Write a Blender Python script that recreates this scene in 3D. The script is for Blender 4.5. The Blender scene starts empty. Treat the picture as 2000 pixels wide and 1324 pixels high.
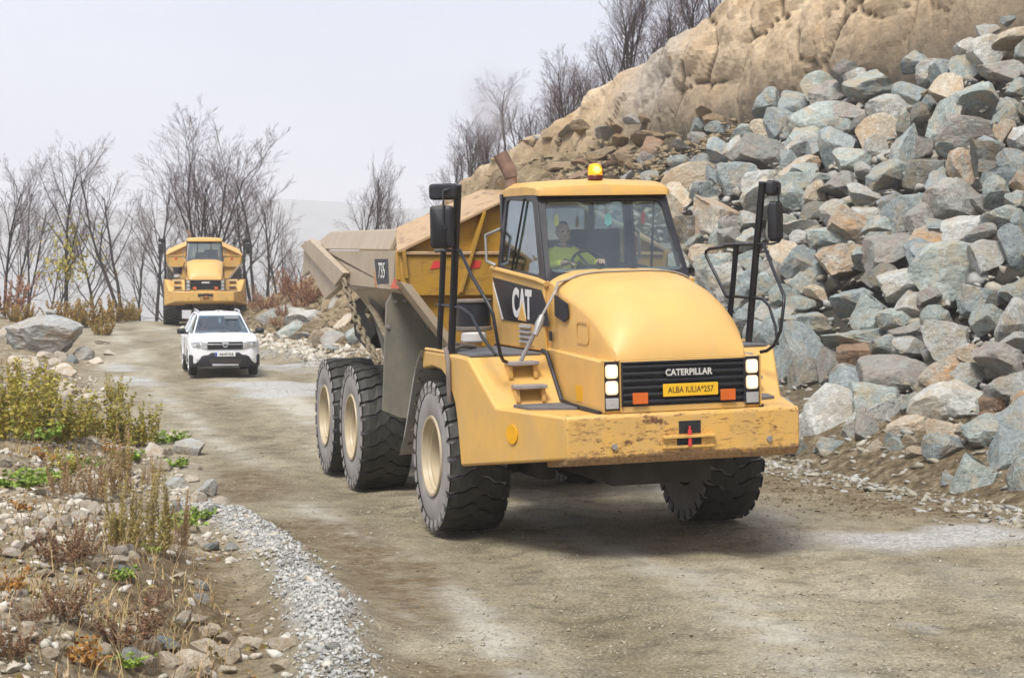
import bpy, bmesh, math, random
import numpy as np
from mathutils import Vector, Matrix, Euler

R = math.radians
sc = bpy.context.scene
col = sc.collection

# ------------------------------------------------------------------ camera, sky, sun, exposure
CAM_H, FPX = 3.0, 3570.0
PITCH = math.atan((662 - 515) / FPX)
cd = bpy.data.cameras.new('camera')
cam = bpy.data.objects.new('camera', cd)
col.objects.link(cam)
cam.location = (0, 0, CAM_H)
cam.rotation_euler = (R(90) - PITCH, 0, 0)
cd.sensor_width = 36.0
cd.lens = FPX / 2000 * 36.0
cd.clip_start, cd.clip_end = 0.1, 5000
cd.dof.use_dof = True
cd.dof.focus_distance = 19.0
cd.dof.aperture_fstop = 5.6
sc.camera = cam

SUN_EL, SUN_AZ = R(58), R(200)      # azimuth clockwise from +Y
w = bpy.data.worlds.new('World')
sc.world = w
w.use_nodes = True
nt = w.node_tree
nt.nodes.clear()
N = nt.nodes.new
out = N('ShaderNodeOutputWorld'); bg = N('ShaderNodeBackground')
sky = N('ShaderNodeTexSky'); sky.sky_type = 'NISHITA'; sky.sun_disc = False
sky.sun_elevation = SUN_EL; sky.sun_rotation = SUN_AZ
sky.air_density = 1.5; sky.dust_density = 4.0
tc = N('ShaderNodeTexCoord')
cl = N('ShaderNodeTexNoise'); cl.inputs['Scale'].default_value = 2.2; cl.inputs['Detail'].default_value = 4
mp = N('ShaderNodeMapping'); mp.inputs['Scale'].default_value = (1, 1, 3.0)
rp = N('ShaderNodeValToRGB')
rp.color_ramp.elements[0].position = .3; rp.color_ramp.elements[0].color = (4.25, 4.6, 5.7, 1)
rp.color_ramp.elements[1].position = .72; rp.color_ramp.elements[1].color = (5.7, 5.95, 6.95, 1)
mx = N('ShaderNodeMix'); mx.data_type = 'RGBA'; mx.inputs[0].default_value = .94
L = nt.links.new
L(tc.outputs['Generated'], mp.inputs[0]); L(mp.outputs[0], cl.inputs['Vector'])
L(cl.outputs[0], rp.inputs[0]); L(sky.outputs[0], mx.inputs[6]); L(rp.outputs[0], mx.inputs[7])
L(mx.outputs[2], bg.inputs[0]); L(bg.outputs[0], out.inputs[0])
bg.inputs[1].default_value = 0.115

sd = bpy.data.lights.new('sun', 'SUN'); sd.energy = 3.3; sd.angle = R(20); sd.color = (1, .95, .87)
sun = bpy.data.objects.new('sun', sd); col.objects.link(sun)
sdir = Vector((math.sin(SUN_AZ) * math.cos(SUN_EL), math.cos(SUN_AZ) * math.cos(SUN_EL), math.sin(SUN_EL)))
sun.rotation_euler = sdir.to_track_quat('Z', 'Y').to_euler()
sun.location = (0, 0, 60)

vs = sc.view_settings
vs.view_transform = 'Standard'; vs.look = 'None'; vs.gamma = 1; vs.use_curve_mapping = False
vs.exposure = 0.45
sc.cycles.use_denoising = True
sc.cycles.max_bounces = 8
sc.cycles.transparent_max_bounces = 16
sc.cycles.volume_bounces = 6

# ------------------------------------------------------------------ numpy noise
def _h(ix, iy, iz, seed):
    n = (ix * 374761393 + iy * 668265263 + iz * 2147483647 + seed * 1274126177) & 0xffffffff
    n = ((n ^ (n >> 13)) * 1274126177) & 0xffffffff
    n = (n ^ (n >> 16)) & 0xffff
    return n / 65535.0
def vn3(p, seed=0):
    p = np.asarray(p, float)
    i = np.floor(p).astype(np.int64); f = p - i
    f = f * f * (3 - 2 * f)
    r = 0
    for dx in (0, 1):
        for dy in (0, 1):
            for dz in (0, 1):
                wt = (f[..., 0] if dx else 1 - f[..., 0]) * (f[..., 1] if dy else 1 - f[..., 1]) * (f[..., 2] if dz else 1 - f[..., 2])
                r = r + wt * _h(i[..., 0] + dx, i[..., 1] + dy, i[..., 2] + dz, seed)
    return r * 2 - 1
def fbm(p, oct=4, seed=0, g=.5):
    p = np.asarray(p, float); a = 1.0; r = 0
    for o in range(oct):
        r = r + a * vn3(p * 2 ** o + 17.3 * o, seed + o); a *= g
    return r
def n2(x, y, s, oct=4, seed=0):
    x = np.asarray(x, float); y = np.asarray(y, float)
    x, y = np.broadcast_arrays(x, y)
    return fbm(np.stack([x * s, y * s, np.zeros_like(x)], -1), oct, seed)
def cell2(x, y, s, seed=0, tilt=False):
    """worley: distance to nearest / second nearest, id of nearest"""
    px = np.asarray(x, float) * s; py = np.asarray(y, float) * s
    ix = np.floor(px).astype(np.int64); iy = np.floor(py).astype(np.int64)
    d1 = np.full(px.shape, 9.0); d2 = np.full(px.shape, 9.0); idn = np.zeros(px.shape); tl = np.zeros(px.shape)
    for a in (-1, 0, 1):
        for b in (-1, 0, 1):
            cx = ix + a; cy = iy + b
            fx = cx + _h(cx, cy, cx * 0, seed); fy = cy + _h(cx, cy, cx * 0 + 1, seed)
            d = np.hypot(px - fx, py - fy)
            cid = _h(cx, cy, cx * 0 + 2, seed)
            nearer = d < d1
            d2 = np.where(nearer, d1, np.minimum(d2, d)); idn = np.where(nearer, cid, idn)
            tl = np.where(nearer, (px - fx) * (_h(cx, cy, cx * 0 + 3, seed) - .5) + (py - fy) * (_h(cx, cy, cx * 0 + 4, seed) - .5), tl)
            d1 = np.where(nearer, d, d1)
    if tilt: return d1, d2, idn, tl
    return d1, d2, idn
def facet2(x, y, s, seed=0):
    """polyhedral worley distance: continuous field of flat facets meeting in creases"""
    px = np.asarray(x, float) * s; py = np.asarray(y, float) * s
    ix = np.floor(px).astype(np.int64); iy = np.floor(py).astype(np.int64)
    d1 = np.full(px.shape, 9.0); d2 = np.full(px.shape, 9.0)
    for a in (-1, 0, 1):
        for b in (-1, 0, 1):
            cx = ix + a; cy = iy + b; z0 = cx * 0
            dx = px - cx - _h(cx, cy, z0, seed); dy = py - cy - _h(cx, cy, z0 + 1, seed)
            an = _h(cx, cy, z0 + 2, seed) * 3.14; d = z0 * 0.0
            for k, wk in ((0, 1.0), (1.05, .8), (2.2, 1.15)):
                q = dx * np.cos(an + k) + dy * np.sin(an + k)
                d = np.maximum(d, np.where(q > 0, q * wk, -q * wk * .75))
            d = d + .35 * _h(cx, cy, z0 + 3, seed)
            nearer = d < d1; d2 = np.where(nearer, d1, np.minimum(d2, d)); d1 = np.where(nearer, d, d1)
    return d1, d2
def sstep(a, b, x):
    t = np.clip((np.asarray(x, float) - a) / (b - a), 0, 1)
    return t * t * (3 - 2 * t)

# ------------------------------------------------------------------ material helpers
class M:
    def __init__(s, name):
        s.m = bpy.data.materials.new(name); s.m.use_nodes = True
        s.t = s.m.node_tree; s.b = s.t.nodes['Principled BSDF']; s.o = s.t.nodes['Material Output']
        s._tc = None
    def n(s, t, **k):
        nd = s.t.nodes.new(t)
        for a, v in k.items(): setattr(nd, a, v)
        return nd
    def l(s, a, b): s.t.links.new(a, b)
    def co(s, kind='Object'):
        if s._tc is None: s._tc = s.n('ShaderNodeTexCoord')
        return s._tc.outputs[kind]
    def mapping(s, scale=(1, 1, 1), kind='Object', src=None):
        m = s.n('ShaderNodeMapping'); m.inputs['Scale'].default_value = scale
        s.l(src or s.co(kind), m.inputs[0]); return m.outputs[0]
    def noise(s, scale, detail=4, rough=.55, vec=None, dist=0):
        t = s.n('ShaderNodeTexNoise'); t.inputs['Scale'].default_value = scale
        t.inputs['Detail'].default_value = detail; t.inputs['Roughness'].default_value = rough
        t.inputs['Distortion'].default_value = dist
        s.l(vec or s.co(), t.inputs['Vector']); return t.outputs[0]
    def voro(s, scale, vec=None, feature='F1', out='Distance'):
        t = s.n('ShaderNodeTexVoronoi', feature=feature); t.inputs['Scale'].default_value = scale
        s.l(vec or s.co(), t.inputs['Vector']); return t.outputs[out]
    def ramp(s, src, stops):
        r = s.n('ShaderNodeValToRGB'); e = r.color_ramp.elements
        while len(e) < len(stops): e.new(.5)
        for k, (p, c) in enumerate(stops):
            e[k].position = p
            e[k].color = (c, c, c, 1) if not isinstance(c, (tuple, list)) else (*c[:3], 1)
        s.l(src, r.inputs[0]); return r.outputs[0]
    def mix(s, f, a, b, mode='MIX'):
        m = s.n('ShaderNodeMix', data_type='RGBA', blend_type=mode)
        if isinstance(f, (int, float)): m.inputs[0].default_value = f
        else: s.l(f, m.inputs[0])
        for q, i in ((a, 6), (b, 7)):
            if isinstance(q, (tuple, list)): m.inputs[i].default_value = (*q[:3], 1)
            else: s.l(q, m.inputs[i])
        return m.outputs[2]
    def math(s, op, a, b=None):
        m = s.n('ShaderNodeMath', operation=op)
        for q, i in ((a, 0), (b, 1)):
            if q is None: continue
            if isinstance(q, (int, float)): m.inputs[i].default_value = q
            else: s.l(q, m.inputs[i])
        return m.outputs[0]
    def bump(s, h, strength=.4, dist=.02, prev=None):
        b = s.n('ShaderNodeBump'); b.inputs['Strength'].default_value = strength; b.inputs['Distance'].default_value = dist
        s.l(h, b.inputs['Height'])
        if prev: s.l(prev, b.inputs['Normal'])
        return b.outputs[0]
    def set(s, color=None, rough=None, metal=None, normal=None, spec=None):
        for key, v in (('Base Color', color), ('Roughness', rough), ('Metallic', metal), ('Normal', normal), ('Specular IOR Level', spec)):
            if v is None: continue
            if isinstance(v, (int, float)): s.b.inputs[key].default_value = v
            elif isinstance(v, (tuple, list)): s.b.inputs[key].default_value = (*v[:3], 1)
            else: s.l(v, s.b.inputs[key])
        return s.m
    def attr(s, name):
        a = s.n('ShaderNodeAttribute'); a.attribute_name = name; return a.outputs['Fac']

def plain(name, c, rough=.6, metal=0, var=.12, scale=6, bump=0, spec=.5):
    m = M(name)
    lo = tuple(v * (1 - var) for v in c); hi = tuple(min(1, v * (1 + var)) for v in c)
    colr = m.ramp(m.noise(scale, 5), [(.3, lo), (.7, hi)])
    nr = m.bump(m.noise(scale * 6, 3), bump, .01) if bump else None
    return m.set(colr, rough, metal, nr, spec)

def paint(name, c, dust=.35, rust=0.0, dustc=(.36, .29, .2), rough=.42, seedscale=1.0):
    m = M(name)
    base = m.ramp(m.noise(2.1 * seedscale, 4), [(.3, tuple(v * .93 for v in c)), (.7, tuple(min(1, v * 1.05) for v in c))])
    d = m.ramp(m.noise(3.3 * seedscale, 8, .68, m.mapping((1, 1, .55))), [(.42, 0), (.78, dust)])
    colr = m.mix(d, base, dustc)
    fine = m.ramp(m.noise(55, 6, .7), [(.60, 0), (.74, min(1, .25 + dust * .5))])
    colr = m.mix(fine, colr, tuple(v * .75 for v in dustc))
    if rust:
        s1 = m.ramp(m.noise(8, 9, .78, m.mapping((1, .7, 1.5))), [(.535, 0), (.59, 1)])
        s2 = m.ramp(m.noise(3.5, 3, .5), [(.36, 0), (.55, 1)])
        colr = m.mix(m.math('MULTIPLY', m.math('MULTIPLY', s1, s2), rust), colr, (.11, .045, .025))
        s3 = m.ramp(m.noise(20, 6, .7, m.mapping((1, .3, 1.9))), [(.57, 0), (.62, 1)])
        colr = m.mix(m.math('MULTIPLY', s3, rust * .7), colr, (.16, .07, .035))
        if rust > .9:
            sx_ = m.n('ShaderNodeSeparateXYZ'); m.l(m.co(), sx_.inputs[0])
            ed = m.ramp(sx_.outputs['Z'], [(.0, 1), (1.0, 1)]); mr = m.n('ShaderNodeMapRange'); mr.inputs['From Min'].default_value = 1.21; mr.inputs['From Max'].default_value = 1.05
            m.l(sx_.outputs['Z'], mr.inputs[0])
            ww = m.math('GREATER_THAN', m.math('ADD', m.math('MULTIPLY', mr.outputs[0], .42), m.noise(7, 8, .75, m.mapping((1, .6, 1.2)))), .66)
            colr = m.mix(m.math('MULTIPLY', ww, .75), colr, m.ramp(m.noise(30, 5, .7), [(.4, (.13, .06, .04)), (.6, (.34, .22, .13))]))
    rg = m.ramp(d, [(0, rough), (.5, .75)])
    return m.set(colr, rg, 0, m.bump(m.noise(1.4, 2), .05, .05))

YEL = (.66, .39, .10)
mat = {}
mat['yellow'] = paint('yellow_paint', YEL, .42)
mat['yellow_hood'] = paint('hood_paint', (.675, .405, .12), .24, rough=.45)
mat['yellow_worn'] = paint('worn_yellow_paint', YEL, .42, rust=.95)
mat['yellow_shaded'] = paint('shaded_dirty_yellow_paint', (.43, .24, .024), .45, rust=.4, dustc=(.3, .2, .1))  # base yellow darkened to hold the front wall's shade as well as its dirt
mat['beige_body'] = paint('dusty_body_paint', (.41, .325, .225), .6, dustc=(.38, .325, .25))
mat['rail_body'] = paint('scraped_body_paint', (.43, .285, .15), .7, rust=.6, dustc=(.40, .31, .215))
mat['cream'] = paint('cream_rim_paint', (.47, .39, .255), .55, dustc=(.36, .31, .24))
mat['black_paint'] = paint('black_paint', (.012, .013, .018), .12, dustc=(.12, .11, .1), rough=.38)
mat['black_plastic'] = plain('black_plastic', (.014, .015, .019), .55, var=.3)
mat['decal_black'] = plain('black_decal', (.011, .012, .02), .5)
mat['decal_white'] = plain('white_decal', (.72, .72, .7), .5, var=.05)
mat['decal_tri'] = plain('yellow_decal', (.72, .42, .12), .5, var=.05)
mat['decal_brown'] = plain('orange_brown_decal', (.42, .2, .08), .6, var=.2)
mat['reflector_yellow'] = plain('amber_reflector', (.75, .38, .01), .3, var=.08)
mat['reflector_orange'] = plain('orange_lens', (.62, .13, .02), .25, var=.1)
mat['red'] = plain('red_paint', (.6, .05, .045), .5, var=.15)
mat['sticker_red'] = plain('red_sticker', (.62, .12, .07), .6, var=.3, scale=8)
mat['plate_yellow'] = plain('yellow_plate', (.82, .47, .015), .45, var=.04)
mat['grey_metal'] = plain('grey_metal', (.3, .29, .28), .5, .3, var=.2)
mat['tread_plate'] = plain('dusty_tread_plate', (.3, .28, .27), .6, .2, var=.2, scale=14)
mat['deck_grey'] = plain('grey_deck', (.12, .12, .13), .75, var=.25)
mat['rust_pipe'] = plain('rusty_exhaust', (.23, .15, .115), .75, .2, var=.3, scale=9)
mat['rubber_flap'] = paint('dusty_rubber_flap', (.16, .155, .125), .75, dustc=(.29, .26, .19), rough=.8)
mat['guard_grey'] = paint('dusty_grey_rubber', (.33, .32, .31), .6, dustc=(.40, .37, .32), rough=.85)
mat['dark_under'] = plain('greasy_underbody', (.035, .03, .026), .8, var=.4, scale=4)
mat['chain'] = plain('muddy_chain', (.2, .165, .11), .85, var=.35, scale=20)
mat['white_plastic'] = plain('white_plastic', (.62, .6, .56), .5, var=.08)
mat['hose'] = plain('dusty_hose', (.17, .14, .12), .7, var=.2)
mat['strap'] = plain('grey_strap', (.38, .35, .31), .75, var=.15)
mat['seat_fabric'] = plain('dark_seat_fabric', (.05, .055, .065), .9, var=.2, scale=30)
mat['dash'] = plain('dashboard_plastic', (.09, .1, .11), .7, var=.15)
mat['liner'] = plain('cab_lining', (.16, .17, .18), .9, var=.1)
mat['skin'] = plain('skin', (.58, .36, .27), .55, var=.08)
mat['hair'] = plain('dark_hair', (.02, .015, .012), .7, var=.3, scale=60)
mat['grey_hair'] = plain('grey_hair', (.16, .15, .14), .7, var=.3, scale=60)
mat['hivis'] = plain('hi_vis_fabric', (.95, 1.0, .10), .55, var=.05)
mat['shirt_grey'] = plain('grey_shirt', (.13, .14, .16), .85, var=.15)
mat['shirt_red'] = plain('dull_red_shirt', (.28, .09, .07), .85, var=.15)
mat['trousers'] = plain('dark_trousers', (.03, .035, .05), .85, var=.2)
mat['eye'] = plain('eye', (.05, .035, .03), .2)
mat['chrome'] = plain('chrome', (.7, .7, .7), .18, 1.0, var=.05)
mat['white_car'] = plain('white_car_paint', (.78, .79, .81), .25, var=.02, scale=2)
mat['silver'] = plain('silver_trim', (.5, .51, .53), .35, .5, var=.06)
mat['wheel_silver'] = plain('silver_alloy', (.42, .42, .43), .4, .6, var=.1)
mat['plate_white'] = plain('white_plate', (.75, .75, .72), .4, var=.04)
mat['plate_blue'] = plain('blue_plate_band', (.02, .07, .42), .4, var=.04)
mat['teal'] = plain('teal_card', (.25, .75, .72), .6, var=.05)
mat['yellow_card'] = plain('yellow_card', (.72, .7, .12), .6, var=.05)

def glass(name, tint, refl=.12, rough=.03):
    m = M(name); m.t.nodes.remove(m.b)
    tr = m.n('ShaderNodeBsdfTransparent'); tr.inputs[0].default_value = (*tint, 1)
    gl = m.n('ShaderNodeBsdfGlossy'); gl.inputs['Roughness'].default_value = rough
    gl.inputs['Color'].default_value = (.9, .95, 1, 1)
    df = m.n('ShaderNodeBsdfDiffuse'); df.inputs[0].default_value = (.42, .43, .42, 1)
    ge = m.n('ShaderNodeNewGeometry'); dt = m.n('ShaderNodeVectorMath', operation='DOT_PRODUCT')
    m.l(ge.outputs['Incoming'], dt.inputs[0]); m.l(ge.outputs['Normal'], dt.inputs[1])
    sch = m.math('POWER', m.math('SUBTRACT', 1.0, m.math('ABSOLUTE', dt.outputs['Value'])), 5.0)
    f2 = m.math('MINIMUM', m.math('ADD', m.math('MULTIPLY', sch, .9), .035 + refl), 1.0)
    ms = m.n('ShaderNodeMixShader'); m.l(f2, ms.inputs[0]); m.l(tr.outputs[0], ms.inputs[1]); m.l(gl.outputs[0], ms.inputs[2])
    dm = m.n('ShaderNodeMixShader'); m.l(m.ramp(m.noise(3, 6), [(.3, .01), (.8, .05)]), dm.inputs[0])
    m.l(ms.outputs[0], dm.inputs[1]); m.l(df.outputs[0], dm.inputs[2])
    m.l(dm.outputs[0], m.o.inputs[0]); return m.m
mat['glass'] = glass('cab_glass', (.90, .95, .94), .02)
mat['glass_side'] = glass('tinted_side_glass', (.58, .67, .68), .14)
mat['glass_car'] = glass('car_glass', (.66, .75, .80), .05)
mat['lens'] = plain('clear_lens', (.55, .55, .55), .12, .4, var=.15, scale=20)
def emit(name, c, strength):
    m = M(name); m.b.inputs['Base Color'].default_value = (*c, 1)
    m.b.inputs['Emission Color'].default_value = (*c, 1); m.b.inputs['Emission Strength'].default_value = strength
    return m.m
mat['lamp_on'] = emit('lit_headlight', (1, .82, .60), .85)
_m = mat['lamp_on'].node_tree; _g = _m.nodes.new('ShaderNodeTexGradient'); _g.gradient_type = 'SPHERICAL'; _c = _m.nodes.new('ShaderNodeTexCoord'); _p = _m.nodes.new('ShaderNodeMapping'); _r = _m.nodes.new('ShaderNodeValToRGB')
_p.inputs['Location'].default_value = (0, -.95, -.95); _p.inputs['Scale'].default_value = (0, 1.9, 1.9)
_r.color_ramp.elements[0].position = .15; _r.color_ramp.elements[0].color = (.50, .26, .13, 1); _r.color_ramp.elements[1].position = .5; _r.color_ramp.elements[1].color = (1, .84, .64, 1)
_m.links.new(_c.outputs['Generated'], _p.inputs[0]); _m.links.new(_p.outputs[0], _g.inputs[0]); _m.links.new(_g.outputs[0], _r.inputs[0]); _m.links.new(_r.outputs[0], _m.nodes['Principled BSDF'].inputs['Emission Color'])
mat['beacon_on'] = emit('lit_amber_beacon', (1, .27, .0), .95)
mat['beacon_core'] = emit('beacon_flash', (1, .6, .08), 3)
mat['beacon_base'] = plain('red_brown_beacon_base', (.1, .02, .015), .3)

# tyre rubber
def tyre_mat():
    m = M('dusty_tyre_rubber')
    d = m.ramp(m.noise(4, 7, .65), [(.25, .5), (.65, 1)])
    c = m.mix(d, (.10, .095, .095), (.335, .315, .30))
    return m.set(c, .85, 0, m.bump(m.noise(40, 4), .25, .01))
def tread_mat():
    m = M('tread_rubber')
    d = m.ramp(m.noise(6, 7, .7), [(.45, .0), (.8, .3)])
    c = m.mix(d, (.022, .023, .021), (.13, .12, .09))
    return m.set(c, .62, 0, m.bump(m.noise(30, 4), .3, .01))
mat['tyre'] = tyre_mat(); mat['tread'] = tread_mat()
mat['tyre_clean'] = plain('car_tyre_rubber', (.025, .025, .026), .8, var=.3)
mat['groove'] = plain('dusty_groove', (.27, .27, .27), .9, var=.35, scale=9)

# rocks
def rock(name, c1, c2, stain=None, amt=.4, vein=.25, sc_=1.0):
    m = M(name)
    oi = m.n('ShaderNodeObjectInfo')
    off = m.n('ShaderNodeVectorMath', operation='ADD')
    sh = m.n('ShaderNodeVectorMath', operation='SCALE'); sh.inputs[0].default_value = (37, 91, 53)
    m.l(oi.outputs['Random'], sh.inputs['Scale'])
    m.l(m.co(), off.inputs[0]); m.l(sh.outputs[0], off.inputs[1]); v = off.outputs[0]
    base = m.ramp(m.noise(1.6 * sc_, 7, .62, v), [(.28, c1), (.52, tuple((a + b) / 2 for a, b in zip(c1, c2))), (.74, c2)])
    sp = m.ramp(m.noise(9 * sc_, 8, .74, v), [(.34, .62), (.5, 1.0), (.68, 1.22)])
    base = m.mix(1.0, base, sp, 'MULTIPLY')
    if stain:
        k = m.ramp(m.noise(1.1 * sc_, 5, .6, v, .6), [(.5 - amt * .3, 0), (.62, 1)])
        k2 = m.math('MULTIPLY', k, m.ramp(m.noise(5 * sc_, 6, .7, v), [(.3, .35), (.65, 1)]))
        base = m.mix(k2, base, stain)
    ve = m.ramp(m.voro(2.4 * sc_, m.mapping((1, 1, 1.7), src=v), 'DISTANCE_TO_EDGE'), [(0, vein), (.03, 0)])
    base = m.mix(ve, base, tuple(q * .45 for q in c1))
    lt = m.ramp(m.noise(3.2 * sc_, 4, .5, m.mapping((1, 2.5, .4), src=v), 1.5), [(.60, 0), (.66, .35), (.7, 0)])
    base = m.mix(lt, base, tuple(min(1, q * 1.7 + .05) for q in c2))
    val = m.n('ShaderNodeHueSaturation'); m.l(base, val.inputs['Color'])
    m.l(m.ramp(oi.outputs['Random'], [(0, .88), (1, 1.14)]), val.inputs['Value'])
    nb = m.bump(m.noise(4 * sc_, 9, .68, v), .9, .10 / sc_)
    nb = m.bump(m.noise(26 * sc_, 6, .7, v), .5, .012 / sc_, nb)
    return m.set(val.outputs[0], .82, 0, nb, .3)
mat['g'] = rock('grey_green_rock', (.25, .285, .265), (.43, .475, .445), (.42, .345, .235), .12)
mat['b'] = rock('blue_grey_rock', (.215, .25, .25), (.36, .405, .40), (.38, .33, .25), .10)
mat['p'] = rock('pale_grey_rock', (.37, .38, .355), (.60, .61, .57), (.42, .35, .25), .2)
mat['n'] = rock('brown_rock', (.25, .215, .185), (.41, .365, .315), (.30, .33, .305), .35)
mat['o'] = rock('orange_stained_rock', (.34, .315, .265), (.50, .47, .40), (.50, .29, .13), .38)
mat['t'] = rock('tan_rock', (.42, .365, .28), (.60, .54, .43), (.42, .29, .17), .25)
mat['d'] = rock('dark_grey_rock', (.13, .138, .128), (.27, .275, .25), (.24, .19, .12), .3)
mat['r'] = rock('rust_brown_rock', (.2, .14, .095), (.34, .25, .18), (.31, .17, .09), .3)
mat['slab'] = rock('ochre_rubble_rock', (.215, .17, .11), (.37, .295, .195), (.3, .19, .09), .3)
mat['bank'] = rock('bank_stone', (.46, .42, .35), (.66, .62, .54), (.5, .37, .23), .25, sc_=2.5)
mat['f'] = rock('pale_tan_stone', (.54, .46, .34), (.74, .67, .55), (.52, .38, .22), .3, sc_=2.0)
mat['gravel_rock'] = rock('grey_gravel_stone', (.30, .305, .30), (.53, .53, .51), None, sc_=8)
mat['dirt_rock'] = rock('dusty_pebble', (.26, .225, .16), (.44, .39, .30), None, sc_=8)

# ------------------------------------------------------------------ object helpers
def fin(me, m, smooth=None):
    if m is not None: me.materials.append(m)
    if smooth is not None:
        for p in me.polygons: p.use_smooth = True
        me.set_sharp_from_angle(angle=R(smooth))
    return me
def link(name, me, parent=None, mtx=None):
    o = bpy.data.objects.new(name, me); col.objects.link(o)
    if parent is not None: o.parent = parent
    if mtx is not None: o.matrix_local = mtx
    return o
def thing(name, label, cat, loc=(0, 0, 0), rz=0, group=None):
    o = link(name, None); o.location = loc; o.rotation_euler = (0, 0, rz)
    return tag(o, label, cat, group)
def tag(o, label=None, cat=None, group=None, kind=None):
    if label: o['label'] = label
    if cat: o['category'] = cat
    if group: o['group'] = group
    if kind: o['kind'] = kind
    return o
class MB:
    """mesh builder"""
    def __init__(s): s.v = []; s.f = []
    def add(s, vs, fs):
        k = len(s.v); s.v += [tuple(q) for q in vs]; s.f += [tuple(i + k for i in q) for q in fs]; return s
    def box(s, x0, x1, y0, y1, z0, z1):
        return s.add([(x0, y0, z0), (x1, y0, z0), (x1, y1, z0), (x0, y1, z0), (x0, y0, z1), (x1, y0, z1), (x1, y1, z1), (x0, y1, z1)],
                     [(3, 2, 1, 0), (4, 5, 6, 7), (0, 1, 5, 4), (1, 2, 6, 5), (2, 3, 7, 6), (3, 0, 4, 7)])
    def hexa(s, a, b):
        """a, b: matching loops of points, lofted with caps"""
        return s.loft([a, b])
    def loft(s, loops, caps=True, closed=True):
        n = len(loops[0]); vs = [p for lp in loops for p in lp]; fs = []
        for k in range(len(loops) - 1):
            for i in range(n if closed else n - 1):
                j = (i + 1) % n
                fs.append((k * n + i, k * n + j, (k + 1) * n + j, (k + 1) * n + i))
        if caps and closed:
            fs.append(tuple(range(n))[::-1]); fs.append(tuple((len(loops) - 1) * n + i for i in range(n)))
        return s.add(vs, fs)
    def prism(s, pts, axis, a0, a1):
        def q(p, a): return {'y': (p[0], a, p[1]), 'x': (a, p[0], p[1]), 'z': (p[0], p[1], a)}[axis]
        return s.loft([[q(p, a0) for p in pts], [q(p, a1) for p in pts]])
    def tube(s, pts, r, seg=8, caps=True, close=False):
        pts = [Vector(p) for p in pts]; n = len(pts)
        rr = r if isinstance(r, (list, tuple)) else [r] * n
        loops = []; prev = None
        for i, p in enumerate(pts):
            if i == 0: d = pts[1] - p
            elif i == n - 1: d = p - pts[-2]
            else: d = (pts[i + 1] - p).normalized() + (p - pts[i - 1]).normalized()
            d = d.normalized() if d.length > 1e-9 else Vector((0, 0, 1))
            if prev is None:
                up = Vector((0, 0, 1)) if abs(d.z) < .95 else Vector((1, 0, 0))
                a = d.cross(up).normalized()
            else:
                a = (prev - d * prev.dot(d)).normalized()
            prev = a; b = d.cross(a)
            loops.append([p + (a * math.cos(2 * math.pi * k / seg) + b * math.sin(2 * math.pi * k / seg)) * rr[i] for k in range(seg)])
        return s.loft(loops, caps)
    def cyl(s, c0, c1, r, seg=20): return s.tube([c0, c1], r, seg)
    def lathe_y(s, prof, seg=40, c=(0, 0, 0)):
        """prof: list of (r, y); revolved about the Y axis"""
        loops = []
        for r, y in prof:
            loops.append([(c[0] + r * math.cos(2 * math.pi * k / seg), c[1] + y, c[2] + r * math.sin(2 * math.pi * k / seg)) for k in range(seg)])
        return s.loft(loops, False)
    def me(s, name):
        m = bpy.data.meshes.new(name); m.from_pydata(s.v, [], s.f)
        bm = bmesh.new(); bm.from_mesh(m); bmesh.ops.recalc_face_normals(bm, faces=bm.faces); bm.to_mesh(m); bm.free()
        return m
    def part(s, name, m, parent, mtx=None, smooth=35, bev=0, seg=2):
        me = fin(s.me(name), mat[m] if isinstance(m, str) else m, smooth)
        o = link(name, me, parent, mtx)
        if bev:
            b = o.modifiers.new('bevel', 'BEVEL'); b.width = bev; b.segments = seg; b.limit_method = 'ANGLE'; b.angle_limit = R(28)
            b.harden_normals = False
        return o
def ring_part(name, outer, inner, depth, m, parent, mtx, bev=.008):
    """frame between two matching loops, extruded along its normal by depth"""
    o = [Vector(p) for p in outer]; i = [Vector(p) for p in inner]
    nrm = (o[1] - o[0]).cross(o[2] - o[0]).normalized() * depth
    n = len(o); b = MB()
    vs = [*o, *i, *[p + nrm for p in o], *[p + nrm for p in i]]; fs = []
    for k in range(n):
        j = (k + 1) % n
        fs += [(k, j, n + j, n + k), (2 * n + k, 3 * n + k, 3 * n + j, 2 * n + j), (k, 2 * n + k, 2 * n + j, j), (n + k, n + j, 3 * n + j, 3 * n + k)]
    b.add(vs, fs)
    return b.part(name, m, parent, mtx, 30, bev)
def rounded(pts, r=.06, seg=4):
    """round the corners of a closed 3D loop"""
    P = [Vector(p) for p in pts]; n = len(P); outp = []
    for k in range(n):
        a, b, c = P[k - 1], P[k], P[(k + 1) % n]
        u = (a - b).normalized() * r; v = (c - b).normalized() * r
        for q in range(seg + 1):
            t = q / seg
            outp.append((b + u) * (1 - t) ** 2 + b * 2 * t * (1 - t) + (b + v) * t ** 2)
    return outp
def sheet(pts, thick):
    P = [Vector(p) for p in pts]
    nrm = Vector((0, 0, 0)); c = sum(P, Vector()) / len(P)
    for k in range(len(P)): nrm += (P[k] - c).cross(P[(k + 1) % len(P)] - c)
    nrm.normalize(); b = MB()
    return b.loft([P, [p + nrm * thick for p in P]])
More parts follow.
